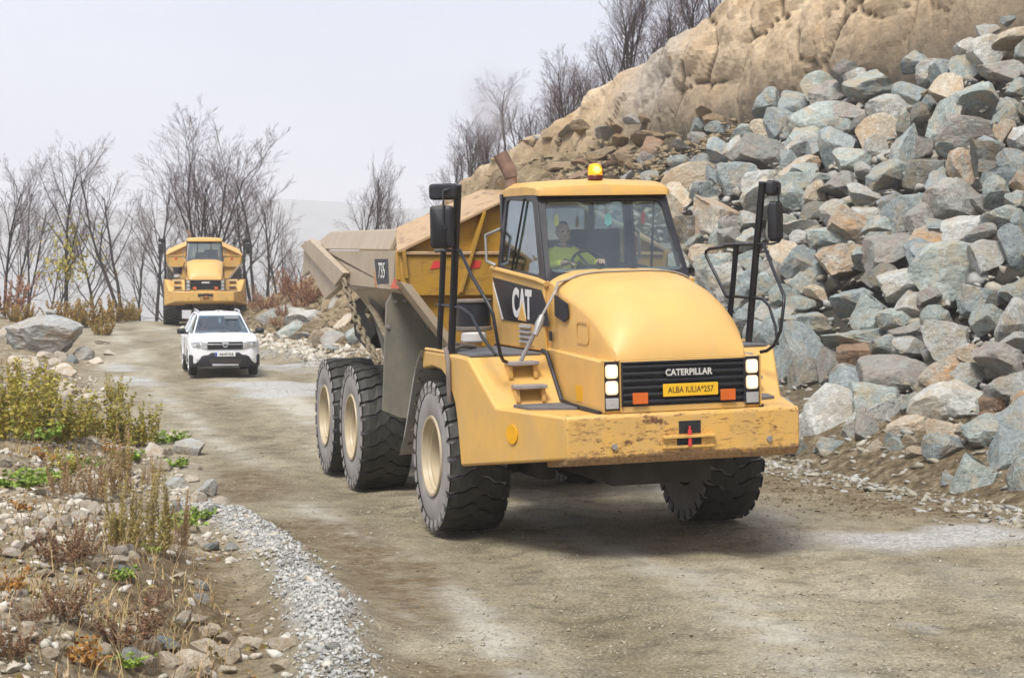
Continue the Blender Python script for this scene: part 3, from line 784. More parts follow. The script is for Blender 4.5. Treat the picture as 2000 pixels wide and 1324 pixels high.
# ------------------------------------------------------------------ articulated dump truck
TH = 16.54
FRONT = T((0, 0, .9)) @ Matrix.Rotation(R(1.25), 4, 'X') @ T((0, 0, -.9))
REAR = T((-1.25, 0, 0)) @ Matrix.Rotation(R(15.5 - TH), 4, 'Z')
def wheel_meshes():
    W = .35; Ro, Rc = .85, .795
    prof = [(.43, -.315), (.47, -.335), (.58, -.352), (.70, -.345), (.765, -.325), (Rc, -.30), (Rc + .012, 0), (Rc, .30), (.765, .325), (.70, .345), (.58, .352), (.47, .335), (.43, .315)]
    ty = MB(); ty.lathe_y(prof, 64); tyre = fin(ty.me('tyre'), mat['tyre'], 50)
    tr = MB(); n = 26; da = 2 * math.pi / n
    def P(a, y, r): return (r * math.cos(a), y, r * math.sin(a))
    def rad(y, top):
        k = abs(y) / W
        return (Ro - .018 * max(0, (k - .72) / .28) ** 1.5 * 2.2) if top else Rc - .02 - .055 * max(0, (k - .8) / .2)
    for i in range(n):
        for s in (-1, 1):
            a0 = i * da + (da / 2 if s > 0 else 0)
            cols_ = []
            for yy, ph in ((-.03, .50), (.035, .46), (.10, .40), (.17, .12), (.24, .10), (.31, -.02), (.352, -.04)):
                c = a0 + s * 0 + ph * da; hw = da * (.07 if yy < 0 else (.41 if yy < .28 else .36))
                cols_.append((yy * s, c - hw, c + hw))
            lo = []
            for y, p, q in cols_:
                ys = y
                lo.append([P(p - .01, ys, rad(y, 0)), P(q + .01, ys, rad(y, 0)), P(q, ys * .995, rad(y, 1)), P(p, ys * .995, rad(y, 1))])
            tr.loft(lo)
            # shoulder lug running down the sidewall
            c = a0 - .04 * da; hw = da * .33
            lo = [[P(c - hw, s * .345, .84), P(c + hw, s * .345, .84), P(c + hw, s * .30, .80), P(c - hw, s * .30, .80)],
                  [P(c - hw * .9, s * .358, .80), P(c + hw * .9, s * .358, .80), P(c + hw * .9, s * .30, .78), P(c - hw * .9, s * .30, .78)],
                  [P(c - hw * .7, s * .352, .745), P(c + hw * .7, s * .352, .745), P(c + hw * .7, s * .30, .74), P(c - hw * .7, s * .30, .74)]]
            tr.loft(lo)
    trm = tr.me('tread'); trm.materials.append(mat['tread']); trm.materials.append(mat['tyre'])
    for p in trm.polygons:
        if abs(p.center.y) > .335: p.material_index = 1
    # outside is -Y
    rb = MB(); rb.lathe_y([(.40, .30), (.425, -.30), (.455, -.335), (.45, -.355), (.42, -.352), (.40, -.30), (.385, -.295), (.375, -.265), (.345, -.26), (.335, -.10), (.30, -.02), (.215, -.02), (.20, -.13), (.165, -.165), (.06, -.175), (.0005, -.175)], 48)
    rim = fin(rb.me('rim'), mat['cream'], 30)
    hb = MB()
    for k in range(12):
        a = k * 2 * math.pi / 12; x, z = .255 * math.cos(a), .255 * math.sin(a)
        hb.cyl((x, -.02, z), (x, -.055, z), .017, 6)
    hb.box(-.12, .12, -.205, -.17, -.022, .022); hb.box(-.09, .09, -.20, -.17, .045, .07)
    hb.box(.36, .40, -.30, -.17, -.02, .02)
    bolts = fin(hb.me('hub_bolts'), mat['cream'], 30)
    return tyre, trm, rim, bolts
WHM = wheel_meshes()

def build_truck():
    t = thing('articulated_dump_truck', 'nearest yellow articulated dump truck, muddy, with lit amber beacon and headlights', 'dump truck', (.881, 20.869, 0), R(TH - 90), 'yellow dump trucks on the haul road')
    F = FRONT
    # ---- wheels
    def wheel(frame, x, side, z=.85, spin=0):
        m = frame @ T((x, side * 1.50, z)) @ (Matrix.Rotation(math.pi, 4, 'Z') if side > 0 else I4) @ Matrix.Rotation(spin, 4, 'Y')
        w_ = link('wheel', None, t, m)
        for nm, me in zip(('tyre', 'tread', 'rim', 'hub_bolts'), WHM): tag(link(nm, me, w_), kind='stuff' if nm == 'hub_bolts' else None)
    for sd_ in (-1, 1):
        wheel(I4, -.06, sd_, .85, .3)
        wheel(REAR, -3.60, sd_, .76, 1.1); wheel(REAR, -5.75, sd_, .75, 2.0)
    # ---- chassis
    b = MB(); b.box(-1.1, 2.3, -.55, .55, .75, 1.25); b.box(-1.6, -.9, -.5, .5, .6, 1.5); b.box(1.2, 2.6, -.8, .8, 1.05, 1.5)
    b.cyl((-.06, -1.25, .85), (-.06, 1.25, .85), .20, 14); b.tube([(-.06, -.35, .85), (-.06, 0, .85), (-.06, .35, .85)], [.24, .38, .24], 14)
    b.cyl((1.2, 0, .8), (.2, 0, .85), .09, 10); b.box(.3, 1.1, -.95, -.75, .7, 1.2); b.box(.3, 1.1, .75, .95, .7, 1.2)
    b.cyl((.9, -.6, .95), (-.06, -1.1, .8), .07, 8); b.cyl((.9, .6, .95), (-.06, 1.1, .8), .07, 8)
    b.box(-.95, .95, -.84, .84, 1.6, 2.08)
    b.part('front_chassis', 'dark_under', t, F, 30, .02)
    b = MB(); b.box(-6.6, -.2, -.45, .45, .95, 1.6); b.cyl((-.3, 0, 1.0), (.4, 0, 1.0), .38, 16)
    for x in (-3.6, -5.75):
        b.cyl((x, -1.25, .76), (x, 1.25, .76), .2, 14); b.tube([(x, -.35, .76), (x, 0, .76), (x, .35, .76)], [.24, .38, .24], 14)
    for s in (-1, 1): b.box(-6.3, -3.0, s * .95 - .08, s * .95 + .08, .95, 1.2)
    b.part('rear_chassis', 'dark_under', t, REAR, 30, .02)
    # ---- fenders (each side): outer wall, sloped step face, ledge
    arch = [(.98, 1.28), (.86, 1.55), (.62, 1.77), (.3, 1.87), (-.1, 1.89), (-.4, 1.86), (-.56, 1.84)]
    def yo(x): return 1.80 if x < 1.08 else 1.80 + (1.235 - 1.80) * (x - 1.08) / (2.94 - 1.08)
    fp_ = [(-.56, 2.05), (.66, 2.06), (1.08, 2.055), (1.24, 2.045), (1.74, 1.555), (2.90, 1.535), (2.94, 1.51), (2.94, 1.12), (1.08, .89)] + arch
    for s in (-1, 1):
        b = MB(); n_ = len(fp_)
        vo = [(x, s * yo(x), z) for x, z in fp_]; vi = [(x, s * .85, z) for x, z in fp_]
        fs = [(k, (k + 1) % n_, n_ + (k + 1) % n_, n_ + k) for k in range(n_)]
        fs += [tuple([0, 1, 2] + list(range(8, n_))), (2, 3, 4, 5, 6, 7, 8), tuple([n_ + q for q in [0, 1, 2] + list(range(8, n_))]), tuple(n_ + q for q in (2, 3, 4, 5, 6, 7, 8))]
        b.add(vo + vi, fs)
        b.part('fender', 'yellow', t, F, 30, .035, 3)
        b = MB(); b.tube([(-.45, s * 1.78, 2.07), (.55, s * 1.78, 2.075)], .02, 6); b.part('fender_lip', 'yellow', t, F)
        # rubber arch behind the wheel
        arc = [(-.52, 2.0), (-.78, 1.76), (-1.0, 1.47), (-1.2, 1.2), (-1.38, .97), (-1.6, .78)]
        b = MB(); b.loft([[(x - .05, s * 1.85, z - .04), (x + .075, s * 1.85, z + .06), (x + .055, s * 1.15, z + .045), (x, s * 1.15, z)] for x, z in arc])
        b.part('mud_guard', 'guard_grey', t, F, 40)
        b = MB()
        for k in range(170):
            q = rng.random() * (len(arc) - 1.01); i = int(q); f = q - i
            x = arc[i][0] * (1 - f) + arc[i + 1][0] * f + .09; z = arc[i][1] * (1 - f) + arc[i + 1][1] * f + .07; y = s * rng.uniform(1.16, 1.80); rr = rng.uniform(.02, .06)
            b.add([(x + rng.uniform(-1, 1) * rr, y + rng.uniform(-1, 1) * rr, z + rng.uniform(-1, 1) * rr) for _ in range(5)], [(0, 1, 2), (0, 2, 3), (0, 3, 4), (1, 2, 4), (2, 3, 4)])
        tag(b.part('caked_mud', 'chain', t, F, None), kind='stuff')
        # steps
        for x, z, ya, yb in ((1.36, 1.985, 1.05, 1.38), (1.60, 1.755, 1.04, 1.38)):
            b = MB(); b.box(x - .02, x + .17, min(s * ya, s * yb), max(s * ya, s * yb), z - .02, z + .02)
            st_ = b.part('step', 'tread_plate', t, F, 30, .006)
            for yy in (ya + .03, yb - .03):
                bb = MB(); bb.prism([(x - .03, z - .025), (x + .12, z - .025), (x + .12, z - .06), (x + .14, z - .13), (x + .13, z - .16)], 'y', s * yy - .02, s * yy + .02); bb.part('step_bracket', 'yellow', st_, None)
        b = MB(); b.loft([[(1.78, s * .90, 1.555), (1.78, s * 1.42, 1.555), (2.10, s * 1.36, 1.55), (2.3, s * .90, 1.545)], [(1.78, s * .90, 1.585), (1.78, s * 1.42, 1.585), (2.10, s * 1.36, 1.58), (2.3, s * .90, 1.575)]]); b.part('foot_mat', 'deck_grey', t, F, 30, .005)
        b = MB(); b.box(-.5, 1.2, min(s * .92, s * 1.70), max(s * .92, s * 1.70), 2.055, 2.075); b.part('deck_plate', 'deck_grey', t, F)
        b = MB(); b.tube([(1.08, s * .875, 2.09), (1.24, s * .875, 2.07), (1.70, s * .87, 1.60), (2.0, s * .87, 1.575), (2.88, s * .862, 1.555)], .024, 8); b.part('hood_seal', 'black_plastic', t, F)
    cx = [((2.04 + .095 * math.cos(a)), 1.305 + .10 * math.sin(a)) for a in np.linspace(0, 2 * math.pi, 24, endpoint=False)]
    for s in (-1, 1):   # amber reflector on the bumper corner (lies on the chamfer between side and front)
        pts = []
        for x, z in cx:
            pts.append((x, s * yo(x), z))
        nrm = Vector((.29, s * .957, 0))
        b = MB(); b.loft([[Vector(p) + nrm * .004 for p in pts], [Vector(p) + nrm * .016 for p in pts]]); b.part('reflector', 'reflector_yellow', t, F)
    # ---- bumper
    b = MB(); b.prism([(2.3, 1.545), (2.935, 1.545), (2.965, 1.52), (2.965, 1.13), (2.90, 1.05), (2.3, .98)], 'y', -1.235, 1.235)
    b.part('bumper', 'yellow_worn', t, F, 30, .025, 3)
    MB().box(2.90, 2.972, -.07, .16, 1.325, 1.45).part('tow_recess', 'black_plastic', t, F)
    b = MB(); b.box(2.95, 3.03, -.25, .30, 1.285, 1.31); b.box(2.95, 3.0, -.25, .30, 1.185, 1.21); b.box(2.95, 2.99, -.25, -.1, 1.2, 1.3); b.box(2.95, 2.99, .16, .30, 1.2, 1.3)
    b.part('tow_bracket', 'yellow_worn', t, F, 30, .004)
    MB().box(2.965, 2.978, -.1, .16, 1.21, 1.285).part('tow_slot', 'black_plastic', t, F)
    b = MB(); b.cyl((3.005, .03, 1.20), (3.005, .03, 1.36), .02, 10); b.cyl((3.005, .03, 1.36), (3.005, .03, 1.40), .012, 8); b.part('tow_pin', 'red', t, F)
    for y in (-.75, .9):
        b = MB(); b.cyl((2.96, y, 1.23), (2.985, y, 1.23), .03, 8); b.part('bumper_bolt', 'grey_metal', t, F)
    # ---- hood
    prof_ = [(.95, .80, 2.86, 2.95), (1.2, .795, 2.83, 2.93), (1.6, .785, 2.745, 2.875), (2.0, .77, 2.65, 2.80), (2.3, .755, 2.55, 2.70), (2.5, .74, 2.46, 2.60), (2.65, .725, 2.36, 2.485), (2.77, .705, 2.25, 2.35), (2.85, .685, 2.16, 2.22), (2.885, .67, 2.09, 2.12), (2.895, .66, 2.052, 2.056)]
    def hood_sec(x, zs, zc, k):
        up = float(np.interp(x, [1.3, 1.7, 2.5, 2.75, 2.86], [0, .012, .025, .022, 0])); dn = float(np.interp(x, [1.2, 1.6, 2.7, 2.87], [.02, .07, .06, 0]))
        return zs - dn + (zc + up - zs + dn) * (1 - abs(k) ** 4.6)
    loops = []
    for x, yw, zs, zc in prof_:
        zs0 = zs - .05 - float(np.interp(x, [1.2, 1.6, 2.7, 2.87], [.02, .05, .04, 0])); ys_ = yw + .012; lp = [(x, -ys_, 2.06)]
        ysd = -ys_
        lp += [(x, ysd, min(zs0, 2.06 + (zs0 - 2.06) * .5)), (x, ysd + .004, max(2.062, zs0 - .0))]
        for k in (-1, -.97, -.92, -.85, -.75, -.6, -.35, 0, .35, .6, .75, .85, .92, .97, 1):
            yy = yw * k; zz = hood_sec(x, zs, zc, k)
            lp.append((x, yy, zz))
        lp += [(x, ys_ - .004, max(2.062, zs0)), (x, ys_, min(zs0, 2.06 + (zs0 - 2.06) * .5)), (x, ys_, 2.06)]
        loops.append(lp)
    b = MB(); b.loft(loops); b.part('hood', 'yellow_hood', t, F, 32)
    b = MB(); b.prism([(.95, 1.5), (2.87, 1.53), (2.90, 1.57), (2.90, 2.06), (1.2, 2.115), (.95, 2.115)], 'y', -.835, .835)
    b.part('engine_side_panel', 'yellow_hood', t, F, 30, .015)
    MB().box(2.893, 2.925, -.66, .66, 1.55, 1.61).part('grille_lower_trim', 'yellow', t, F, 30, .006)
    # grille
    g = MB().box(2.895, 2.905, -.655, .655, 1.612, 2.05).part('grille', 'black_plastic', t, F)
    for k in range(6):
        z = 1.635 + k * .069
        b = MB(); b.prism([(2.905, z), (2.945, z + .005), (2.945, z + .03), (2.905, z + .045)], 'y', -.64, .64); b.part('grille_bar', 'black_plastic', g, None, 30, .004)
    b = MB(); b.box(2.9, 2.948, -.655, -.64, 1.612, 2.05); b.box(2.9, 2.948, .64, .655, 1.612, 2.05); b.box(2.9, 2.948, -.655, .655, 2.035, 2.05); b.part('grille_frame', 'black_plastic', g, None)
    FX = lambda y, z, x=2.95: F @ basis((x, y, z), (0, 1, 0), (0, 0, 1))
    lettering('grille_lettering', 'CATERPILLAR', .088, 'white_plastic', t, FX(.05, 1.93, 2.952), .92, .003, .002)
    MB().box(2.946, 2.9505, -.19, .30, 1.885, 1.975).part('name_backing', 'black_plastic', t, F)
    pl = MB().box(2.947, 2.956, -.225, .36, 1.695, 1.82).part('licence_plate', 'plate_yellow', t, F, 30, .004)
    lettering('plate_lettering', 'ALBA IULIA*257', .085, 'decal_black', pl, basis((2.9565, .0675, 1.757), (0, 1, 0), (0, 0, 1)), .82, .002)
    for s in (-1, 1):
        MB().box(2.947, 2.962, s * .465 - .08, s * .465 + .08, 1.635, 1.745).part('front_reflector', 'reflector_orange', t, F, 30, .004)
        h = MB().box(2.88, 2.908, s * .745 - .082, s * .745 + .082, 1.575, 2.06).part('headlight_housing', 'black_plastic', t, F, 30, .006)
        for z in (1.96, 1.80):
            lp = rounded([(2.912, s * .745 - .066, z - .068), (2.912, s * .745 + .066, z - .068), (2.912, s * .745 + .066, z + .068), (2.912, s * .745 - .066, z + .068)], .035, 4)
            MB().loft([lp, [(p[0] + .014, s * .745 + (p[1] - s * .745) * .9, z + (p[2] - z) * .9) for p in lp]]).part('headlight', 'lamp_on', t, F)
        MB().box(2.908, 2.922, s * .745 - .068, s * .745 + .068, 1.595, 1.70).part('turn_signal', 'lens', t, F, 30, .004)
        b = MB(); b.box(2.87, 2.93, s * .745 - .092, s * .745 - .083, 1.565, 2.07); b.box(2.87, 2.93, s * .745 + .083, s * .745 + .092, 1.565, 2.07); b.part('headlight_surround', 'yellow', t, F)
        # black triangular intake on the hood side
        pts = [(1.36, s * .808, 2.69), (1.80, s * .808, 2.60), (1.80, s * .808, 2.46), (1.66, s * .808, 2.41), (1.36, s * .808, 2.47)]
        b = MB(); b.loft([pts, [(p[0], p[1] + s * .012, p[2]) for p in pts]]); b.part('side_intake', 'decal_black', t, F)
        b = MB(); b.box(1.22, 1.30, s * .836 - .006, s * .836 + .006, 2.2, 2.30); b.part('side_socket', 'black_plastic', t, F)
        b = MB(); b.box(2.08, 2.28, s * .836 - .003, s * .836 + .003, 1.62, 1.78); b.part('warning_sticker', 'reflector_yellow', t, F)
        lp = rounded([(1.98, s * .787, 2.2), (2.32, s * .772, 2.2), (2.32, s * .772, 2.43), (1.98, s * .787, 2.43)], .06, 4)
        li = rounded([(2.0, s * .786, 2.22), (2.30, s * .773, 2.22), (2.30, s * .773, 2.41), (2.0, s * .786, 2.41)], .05, 4)
        ring_part('embossed_panel', lp, li, .004, 'yellow', t, F, 0)
    # ---- cab
    b = MB()
    for s in (-1, 1):
        pts = [(-.83, 2.08), (1.12, 2.08), (1.12, 2.80), (.9, 2.83), (-.15, 2.905), (-.65, 2.945), (-.9, 2.96)]
        b.loft([[(x, s * .86, z) for x, z in pts], [(x, s * .82, z) for x, z in pts]])
    b.box(-.9, -.86, -.82, .82, 2.08, 2.95); b.box(1.08, 1.12, -.82, .82, 2.08, 2.84); b.box(-.86, 1.08, -.82, .82, 2.08, 2.12)
    cab = b.part('cab_body', 'yellow', t, F, 30, .012)
    for s in (-1, 1):
        b = MB(); b.tube([(-.92, s * .85, 2.965), (-.15, s * .86, 2.915), (.9, s * .855, 2.84), (1.15, s * .84, 2.80)], .03, 8); b.part('belt_rail', 'yellow', t, F)
        d = sheet([(-.83, s * .862, 2.86), (1.04, s * .862, 2.735), (1.20, s * .862, 2.6), (1.32, s * .862, 2.35), (-.42, s * .862, 2.375)][::(1 if s > 0 else -1)], .006).part('door_panel', 'decal_black', t, F)
        sheet([(-.83, s * .869, 2.80), (-.79, s * .869, 2.80), (-.41, s * .869, 2.38), (-.47, s * .869, 2.38)][::(1 if s > 0 else -1)], .003).part('door_stripe', 'decal_white', d)
        mtx = basis((.33 if s < 0 else .1, s * .868, 2.56), (1, 0, -.03) if s < 0 else (-1, 0, .03), (0, 0, 1))
        lettering('door_lettering', 'CAT', .43, 'decal_white', d, mtx, .86, .002, .018)
        tri = [(-.19, -.172, .004), (.19, -.172, .004), (0, .03, .004)]
        q = MB(); q.loft([tri, [(x, y, z + .003) for x, y, z in tri]]); q.part('door_emblem', 'decal_tri', d, mtx @ T((.02, 0, 0)) @ Matrix.Diagonal((.82, 1, 1, 1)))
        lv = MB().box(.20, .74, s * .862 - .006, s * .862 + .006, 2.12, 2.36).part('vent_panel', 'yellow', t, F)
        for k in range(4):
            z = 2.15 + k * .055; b = MB(); b.prism([(s * .868, z), (s * .895, z), (s * .868, z + .035)], 'x', .26, .68); b.part('louver', 'tread_plate', lv, None)
    # windscreen + frames
    wo = [(1.125, -.83, 2.82), (1.125, .83, 2.82), (.59, .745, 3.79), (.59, -.745, 3.79)]
    wi = [(1.078, -.765, 2.925), (1.078, .765, 2.925), (.648, .672, 3.705), (.648, -.672, 3.705)]
    wo_r, wi_r = rounded(wo, .05, 5), rounded(wi, .09, 5)
    ring_part('windscreen_frame', wo_r, wi_r, -.05, 'black_paint', t, F)
    off_ = Vector((-.03, 0, -.016))
    sheet([Vector(p) + off_ for p in rounded([(1.085, -.78, 2.91), (1.085, .78, 2.91), (.642, .685, 3.716), (.642, -.685, 3.716)], .09, 5)], .006).part('windscreen', 'glass', t, F, None)
    for s in (-1, 1):
        so = [(1.08, s * .835, 2.815), (.585, s * .76, 3.79), (-.60, s * .765, 3.83), (-.70, s * .85, 2.93)]
        si = [(.86, s * .825, 2.895), (.475, s * .766, 3.70), (-.50, s * .77, 3.745), (-.57, s * .842, 2.985)]
        if s > 0: so, si = so[::-1], si[::-1]
        ring_part('side_window_frame', rounded(so, .05, 4), rounded(si, .07, 4), -.04 if s < 0 else -.04, 'black_paint', t, F)
        sheet([(p[0], p[1] - s * .02, p[2]) for p in si], .005).part('side_window', 'glass_side' if s < 0 else 'glass', t, F, None)
        b = MB(); b.tube([(.20, s * .772, 3.74), (-.12, s * .845, 2.93)], .014, 6); b.part('window_divider', 'black_paint', t, F)
        b = MB(); b.tube([(-.72, s * .86, 3.0), (-.78, s * .95, 3.05), (-.80, s * .95, 3.35), (-.68, s * .80, 3.42)], .02, 8); b.part('grab_handle', 'grey_metal', t, F)
    b = MB(); b.box(-.70, -.62, -.80, -.72, 2.94, 3.82); b.box(-.70, -.62, .72, .80, 2.94, 3.82); b.box(-.70, -.62, -.72, .72, 2.94, 3.0); b.box(-.70, -.62, -.72, .72, 3.72, 3.82)
    b.box(-.69, -.63, .28, .34, 3.0, 3.72); b.box(-.69, -.63, -.34, -.28, 3.0, 3.72)
    b.part('rear_window_frame', 'black_paint', t, F, 30, .008)
    MB().box(-.665, -.655, -.72, .72, 3.0, 3.72).part('rear_window', 'glass_side', t, F)
    lo = []
    for x, yw, z0, z1 in ((-.74, .70, 3.80, 3.84), (-.70, .77, 3.79, 3.90), (-.3, .80, 3.785, 3.945), (.3, .79, 3.775, 3.94), (.58, .775, 3.765, 3.90), (.68, .765, 3.755, 3.86), (.705, .74, 3.755, 3.80)):
        lo.append([(x, -yw, z0), (x, -yw, z0 + (z1 - z0) * .55), (x, -yw * .93, z0 + (z1 - z0) * .88), (x, -yw * .5, z1), (x, 0, z1 + .012), (x, yw * .5, z1), (x, yw * .93, z0 + (z1 - z0) * .88), (x, yw, z0 + (z1 - z0) * .55), (x, yw, z0)])
    b = MB(); b.loft(lo); b.part('cab_roof', 'yellow', t, F, 40)
    bb = MB().cyl((.45, -.02, 3.93), (.45, -.02, 3.985), .085, 16).part('beacon_base', 'beacon_base', t, F, 40, .01)
    b = MB(); b.tube([(.45, -.02, 3.985), (.45, -.02, 4.06), (.45, -.02, 4.10), (.45, -.02, 4.115)], [.08, .078, .06, .02], 16); b.part('beacon_dome', 'beacon_on', t, F, 50)
    b = MB(); b.tube([(.505, -.02, 4.0), (.51, -.02, 4.04), (.505, -.02, 4.08)], [.02, .05, .02], 12); b.part('beacon_lamp', 'beacon_core', t, F, 50)
    # interior
    b = MB(); b.prism([(.62, 2.12), (1.06, 2.12), (1.06, 2.86), (.92, 2.96), (.70, 2.93), (.60, 2.7)], 'y', -.80, .80); b.part('dashboard', 'dash', t, F, 30, .04)
    b = MB()
    b.prism([(-.35, 2.12), (.25, 2.12), (.25, 2.55), (-.35, 2.52)], 'y', -.42, .18); b.part('seat_cushion', 'seat_fabric', t, F, 30, .05)
    b = MB(); b.prism([(-.34, 2.52), (-.20, 2.52), (-.28, 3.28), (-.40, 3.28)], 'y', -.40, .16); b.part('seat_back', 'seat_fabric', t, F, 30, .05)
    b = MB(); b.prism([(-.58, 2.2), (-.50, 2.2), (-.52, 3.4), (-.58, 3.4)], 'y', .0, .62); b.part('trainer_seat', 'seat_fabric', t, F, 30, .04)
    b = MB(); ctr = Vector((.42, -.10, 2.98)); ax1 = Vector((0, 1, 0)); ax2 = Vector((-.55, 0, .83)).normalized()
    b.tube([ctr + (ax1 * math.cos(a) + ax2 * math.sin(a)) * .20 for a in np.linspace(0, 2 * math.pi, 25)], .016, 8, False)
    for a in (0, 2.1, 4.2): b.tube([ctr, ctr + (ax1 * math.cos(a) + ax2 * math.sin(a)) * .2], .012, 6)
    b.tube([ctr, (.66, -.10, 2.75)], .03, 8); b.part('steering_wheel', 'black_plastic', t, F, 50)
    b = MB(); b.tube([(1.10, -.1, 2.86), (1.04, -.12, 2.93), (.98, -.35, 2.99), (.9, -.55, 3.06)], .008, 6); b.tube([(1.10, .3, 2.86), (1.05, .28, 2.93), (.99, .05, 2.985)], .008, 6); b.part('wiper', 'black_plastic', t, F)
    # ---- mirrors, posts, rails
    for s in (-1, 1):
        b = MB(); b.prism([(.52, s * 1.72 - .04), (.62, s * 1.72 - .04), (.62, s * 1.72 + .04), (.52, s * 1.72 + .04)], 'z', 2.06, 2.08)
        b.tube([(.57, s * 1.75, 2.06), (.78, s * 1.75, 2.95), (1.01, s * 1.75, 3.87)], .042, 8); b.part('mirror_post', 'black_paint', t, F)
        b = MB(); b.tube([(-.02, s * 1.74, 2.06), (.17, s * 1.74, 2.7), (.29, s * 1.74, 3.19)], .034, 8); b.part('handrail_post', 'black_paint', t, F)
        b = MB(); b.tube([(-.06, s * 1.74, 3.18), (.3, s * 1.74, 3.18), (1.02, s * 1.75, 3.18), (1.35, s * 1.71, 2.9), (1.75, s * 1.65, 2.62), (1.80, s * 1.62, 2.52), (1.80, s * 1.58, 2.25), (1.74, s * 1.53, 2.09), (1.66, s * 1.48, 2.03), (1.60, s * 1.43, 2.015)], .019, 8)
        b.part('handrail', 'black_paint', t, F, 60)
        b = MB(); b.tube([(-.02, s * 1.74, 2.58), (.15, s * 1.74, 2.585), (1.0, s * 1.74, 2.57), (1.25, s * 1.70, 2.50), (1.50, s * 1.66, 2.28), (1.72, s * 1.58, 2.10)], .017, 8); b.part('lower_handrail', 'black_paint', t, F, 60)
        if s > 0:
            b = MB(); b.tube([(.3, 1.74, 3.18), (-.5, 1.74, 3.14), (-.62, 1.74, 3.11), (-.62, 1.74, 3.06), (-.02, 1.74, 2.58)], .019, 8); b.part('handrail', 'black_paint', t, F, 60)
        c = Vector((.98, s * 1.90, 3.80)); yaw = s * R(52 if s > 0 else 24)
        def turn(o_):
            o_.matrix_local = F @ T((.97, c.y, 0)) @ Matrix.Rotation(yaw, 4, 'Z') @ T((-.97, -c.y, 0)); return o_
        lp = lambda w_, h_, x: rounded([(x, c.y - w_, c.z - h_), (x, c.y + w_, c.z - h_), (x, c.y + w_, c.z + h_), (x, c.y - w_, c.z + h_)], .045, 4)
        b = MB(); b.loft([lp(.12, .06, .90), lp(.15, .085, .93), lp(.15, .085, 1.0), lp(.12, .065, 1.03)]); turn(b.part('wide_mirror', 'black_plastic', t, F, 40))
        c = Vector((.98, s * 1.925, 3.43))
        b = MB(); b.loft([lp(.10, .18, .90), lp(.122, .225, .93), lp(.122, .225, 1.0), lp(.095, .19, 1.03)]); turn(b.part('side_mirror', 'black_plastic', t, F, 40))
        b = MB(); b.tube([(1.01, s * 1.75, 3.83), (1.05, s * 1.84, 3.83), (1.05, s * 1.925, 3.81), (1.05, s * 1.925, 3.45), (1.045, s * 1.925, 3.2), (1.02, s * 1.86, 3.18), (.9, s * 1.75, 3.18)], .013, 8)
        b.cyl((1.04, s * 1.925, 3.43), (1.07, s * 1.925, 3.43), .03, 10); b.part('mirror_arm', 'black_paint', t, F, 60)
    # ---- things on the deck
    b = MB(); b.cyl((-.42, -1.22, 2.07), (-.42, -1.22, 2.14), .09, 16); q = b.part('filler_neck', 'yellow', t, F)
    b = MB(); b.cyl((-.42, -1.22, 2.13), (-.42, -1.22, 2.25), .15, 24); b.part('filler_cap', 'white_plastic', t, F, 40, .02)
    b = MB(); b.cyl((-.50, -1.20, 2.30), (-.50, -1.20, 2.58), .20, 24); b.part('air_cleaner', 'black_paint', t, F, 40, .01)
    b = MB(); b.cyl((-.50, -1.20, 2.26), (-.50, -1.20, 2.31), .215, 24); b.cyl((-.50, -1.20, 2.58), (-.50, -1.20, 2.62), .215, 24); b.part('air_cleaner_band', 'hose', t, F, 40, .01)
    b = MB(); b.tube([(.0, -1.35, 2.10), (.2, -1.6, 2.14), (.55, -1.80, 2.11), (.74, -1.83, 1.98), (.74, -1.83, 1.75), (.72, -1.82, 1.55)], .028, 8); b.tube([(-.1, -1.3, 2.09), (.2, -1.53, 2.12), (.5, -1.76, 2.09)], .024, 8); b.part('hose', 'hose', t, F, 60)
    b = MB(); b.cyl((-.75, -.64, 2.2), (-.75, -.64, 4.05), .07, 16); b.tube([(-.75, -.64, 4.02), (-.755, -.655, 4.08), (-.775, -.72, 4.22), (-.785, -.76, 4.30)], [.082, .085, .088, .088], 16, False); b.part('exhaust_stack', 'rust_pipe', t, F, 40)
    # ---- tie-down strap over the hood
    b = MB(); sp = [(1.42, -1.22, 2.01), (1.52, -1.08, 2.32)]
    b.tube(sp, .024, 8); b.part('tie_rod', 'grey_metal', t, F)
    b = MB(); b.tube([(1.605, -1.115, 2.28), (1.58, -1.06, 2.40), (1.56, -1.02, 2.48)], [.03, .045, .03], 10); b.part('tensioner', 'grey_metal', t, F)
    lo = []
    def hood_z(x, y):
        xs_ = [q[0] for q in prof_]; yw = np.interp(x, xs_, [q[1] for q in prof_]); zs = np.interp(x, xs_, [q[2] for q in prof_]); zc = np.interp(x, xs_, [q[3] for q in prof_])
        return float(hood_sec(x, zs, zc, min(1, abs(y / yw))))
    path = [(1.56, -1.02, 2.48), (1.50, -.85, 2.72), (1.44, -.825, 2.735), (1.41, -.79, 2.815)] + [(1.38 - .10 * k, -.72 + 1.44 * k, hood_z(1.38 - .10 * k, -.72 + 1.44 * k) + .006) for k in np.linspace(.04, 1, 18)] + [(1.27, .82, 2.70), (1.3, .85, 2.2)]
    for p in path: lo.append([(p[0] - .035, p[1], p[2]), (p[0] + .035, p[1], p[2]), (p[0] + .035, p[1], p[2] + .014), (p[0] - .035, p[1], p[2] + .014)])
    MB().loft(lo).part('hood_strap', 'strap', t, F, 60)
    # ---- dump body
    B = REAR
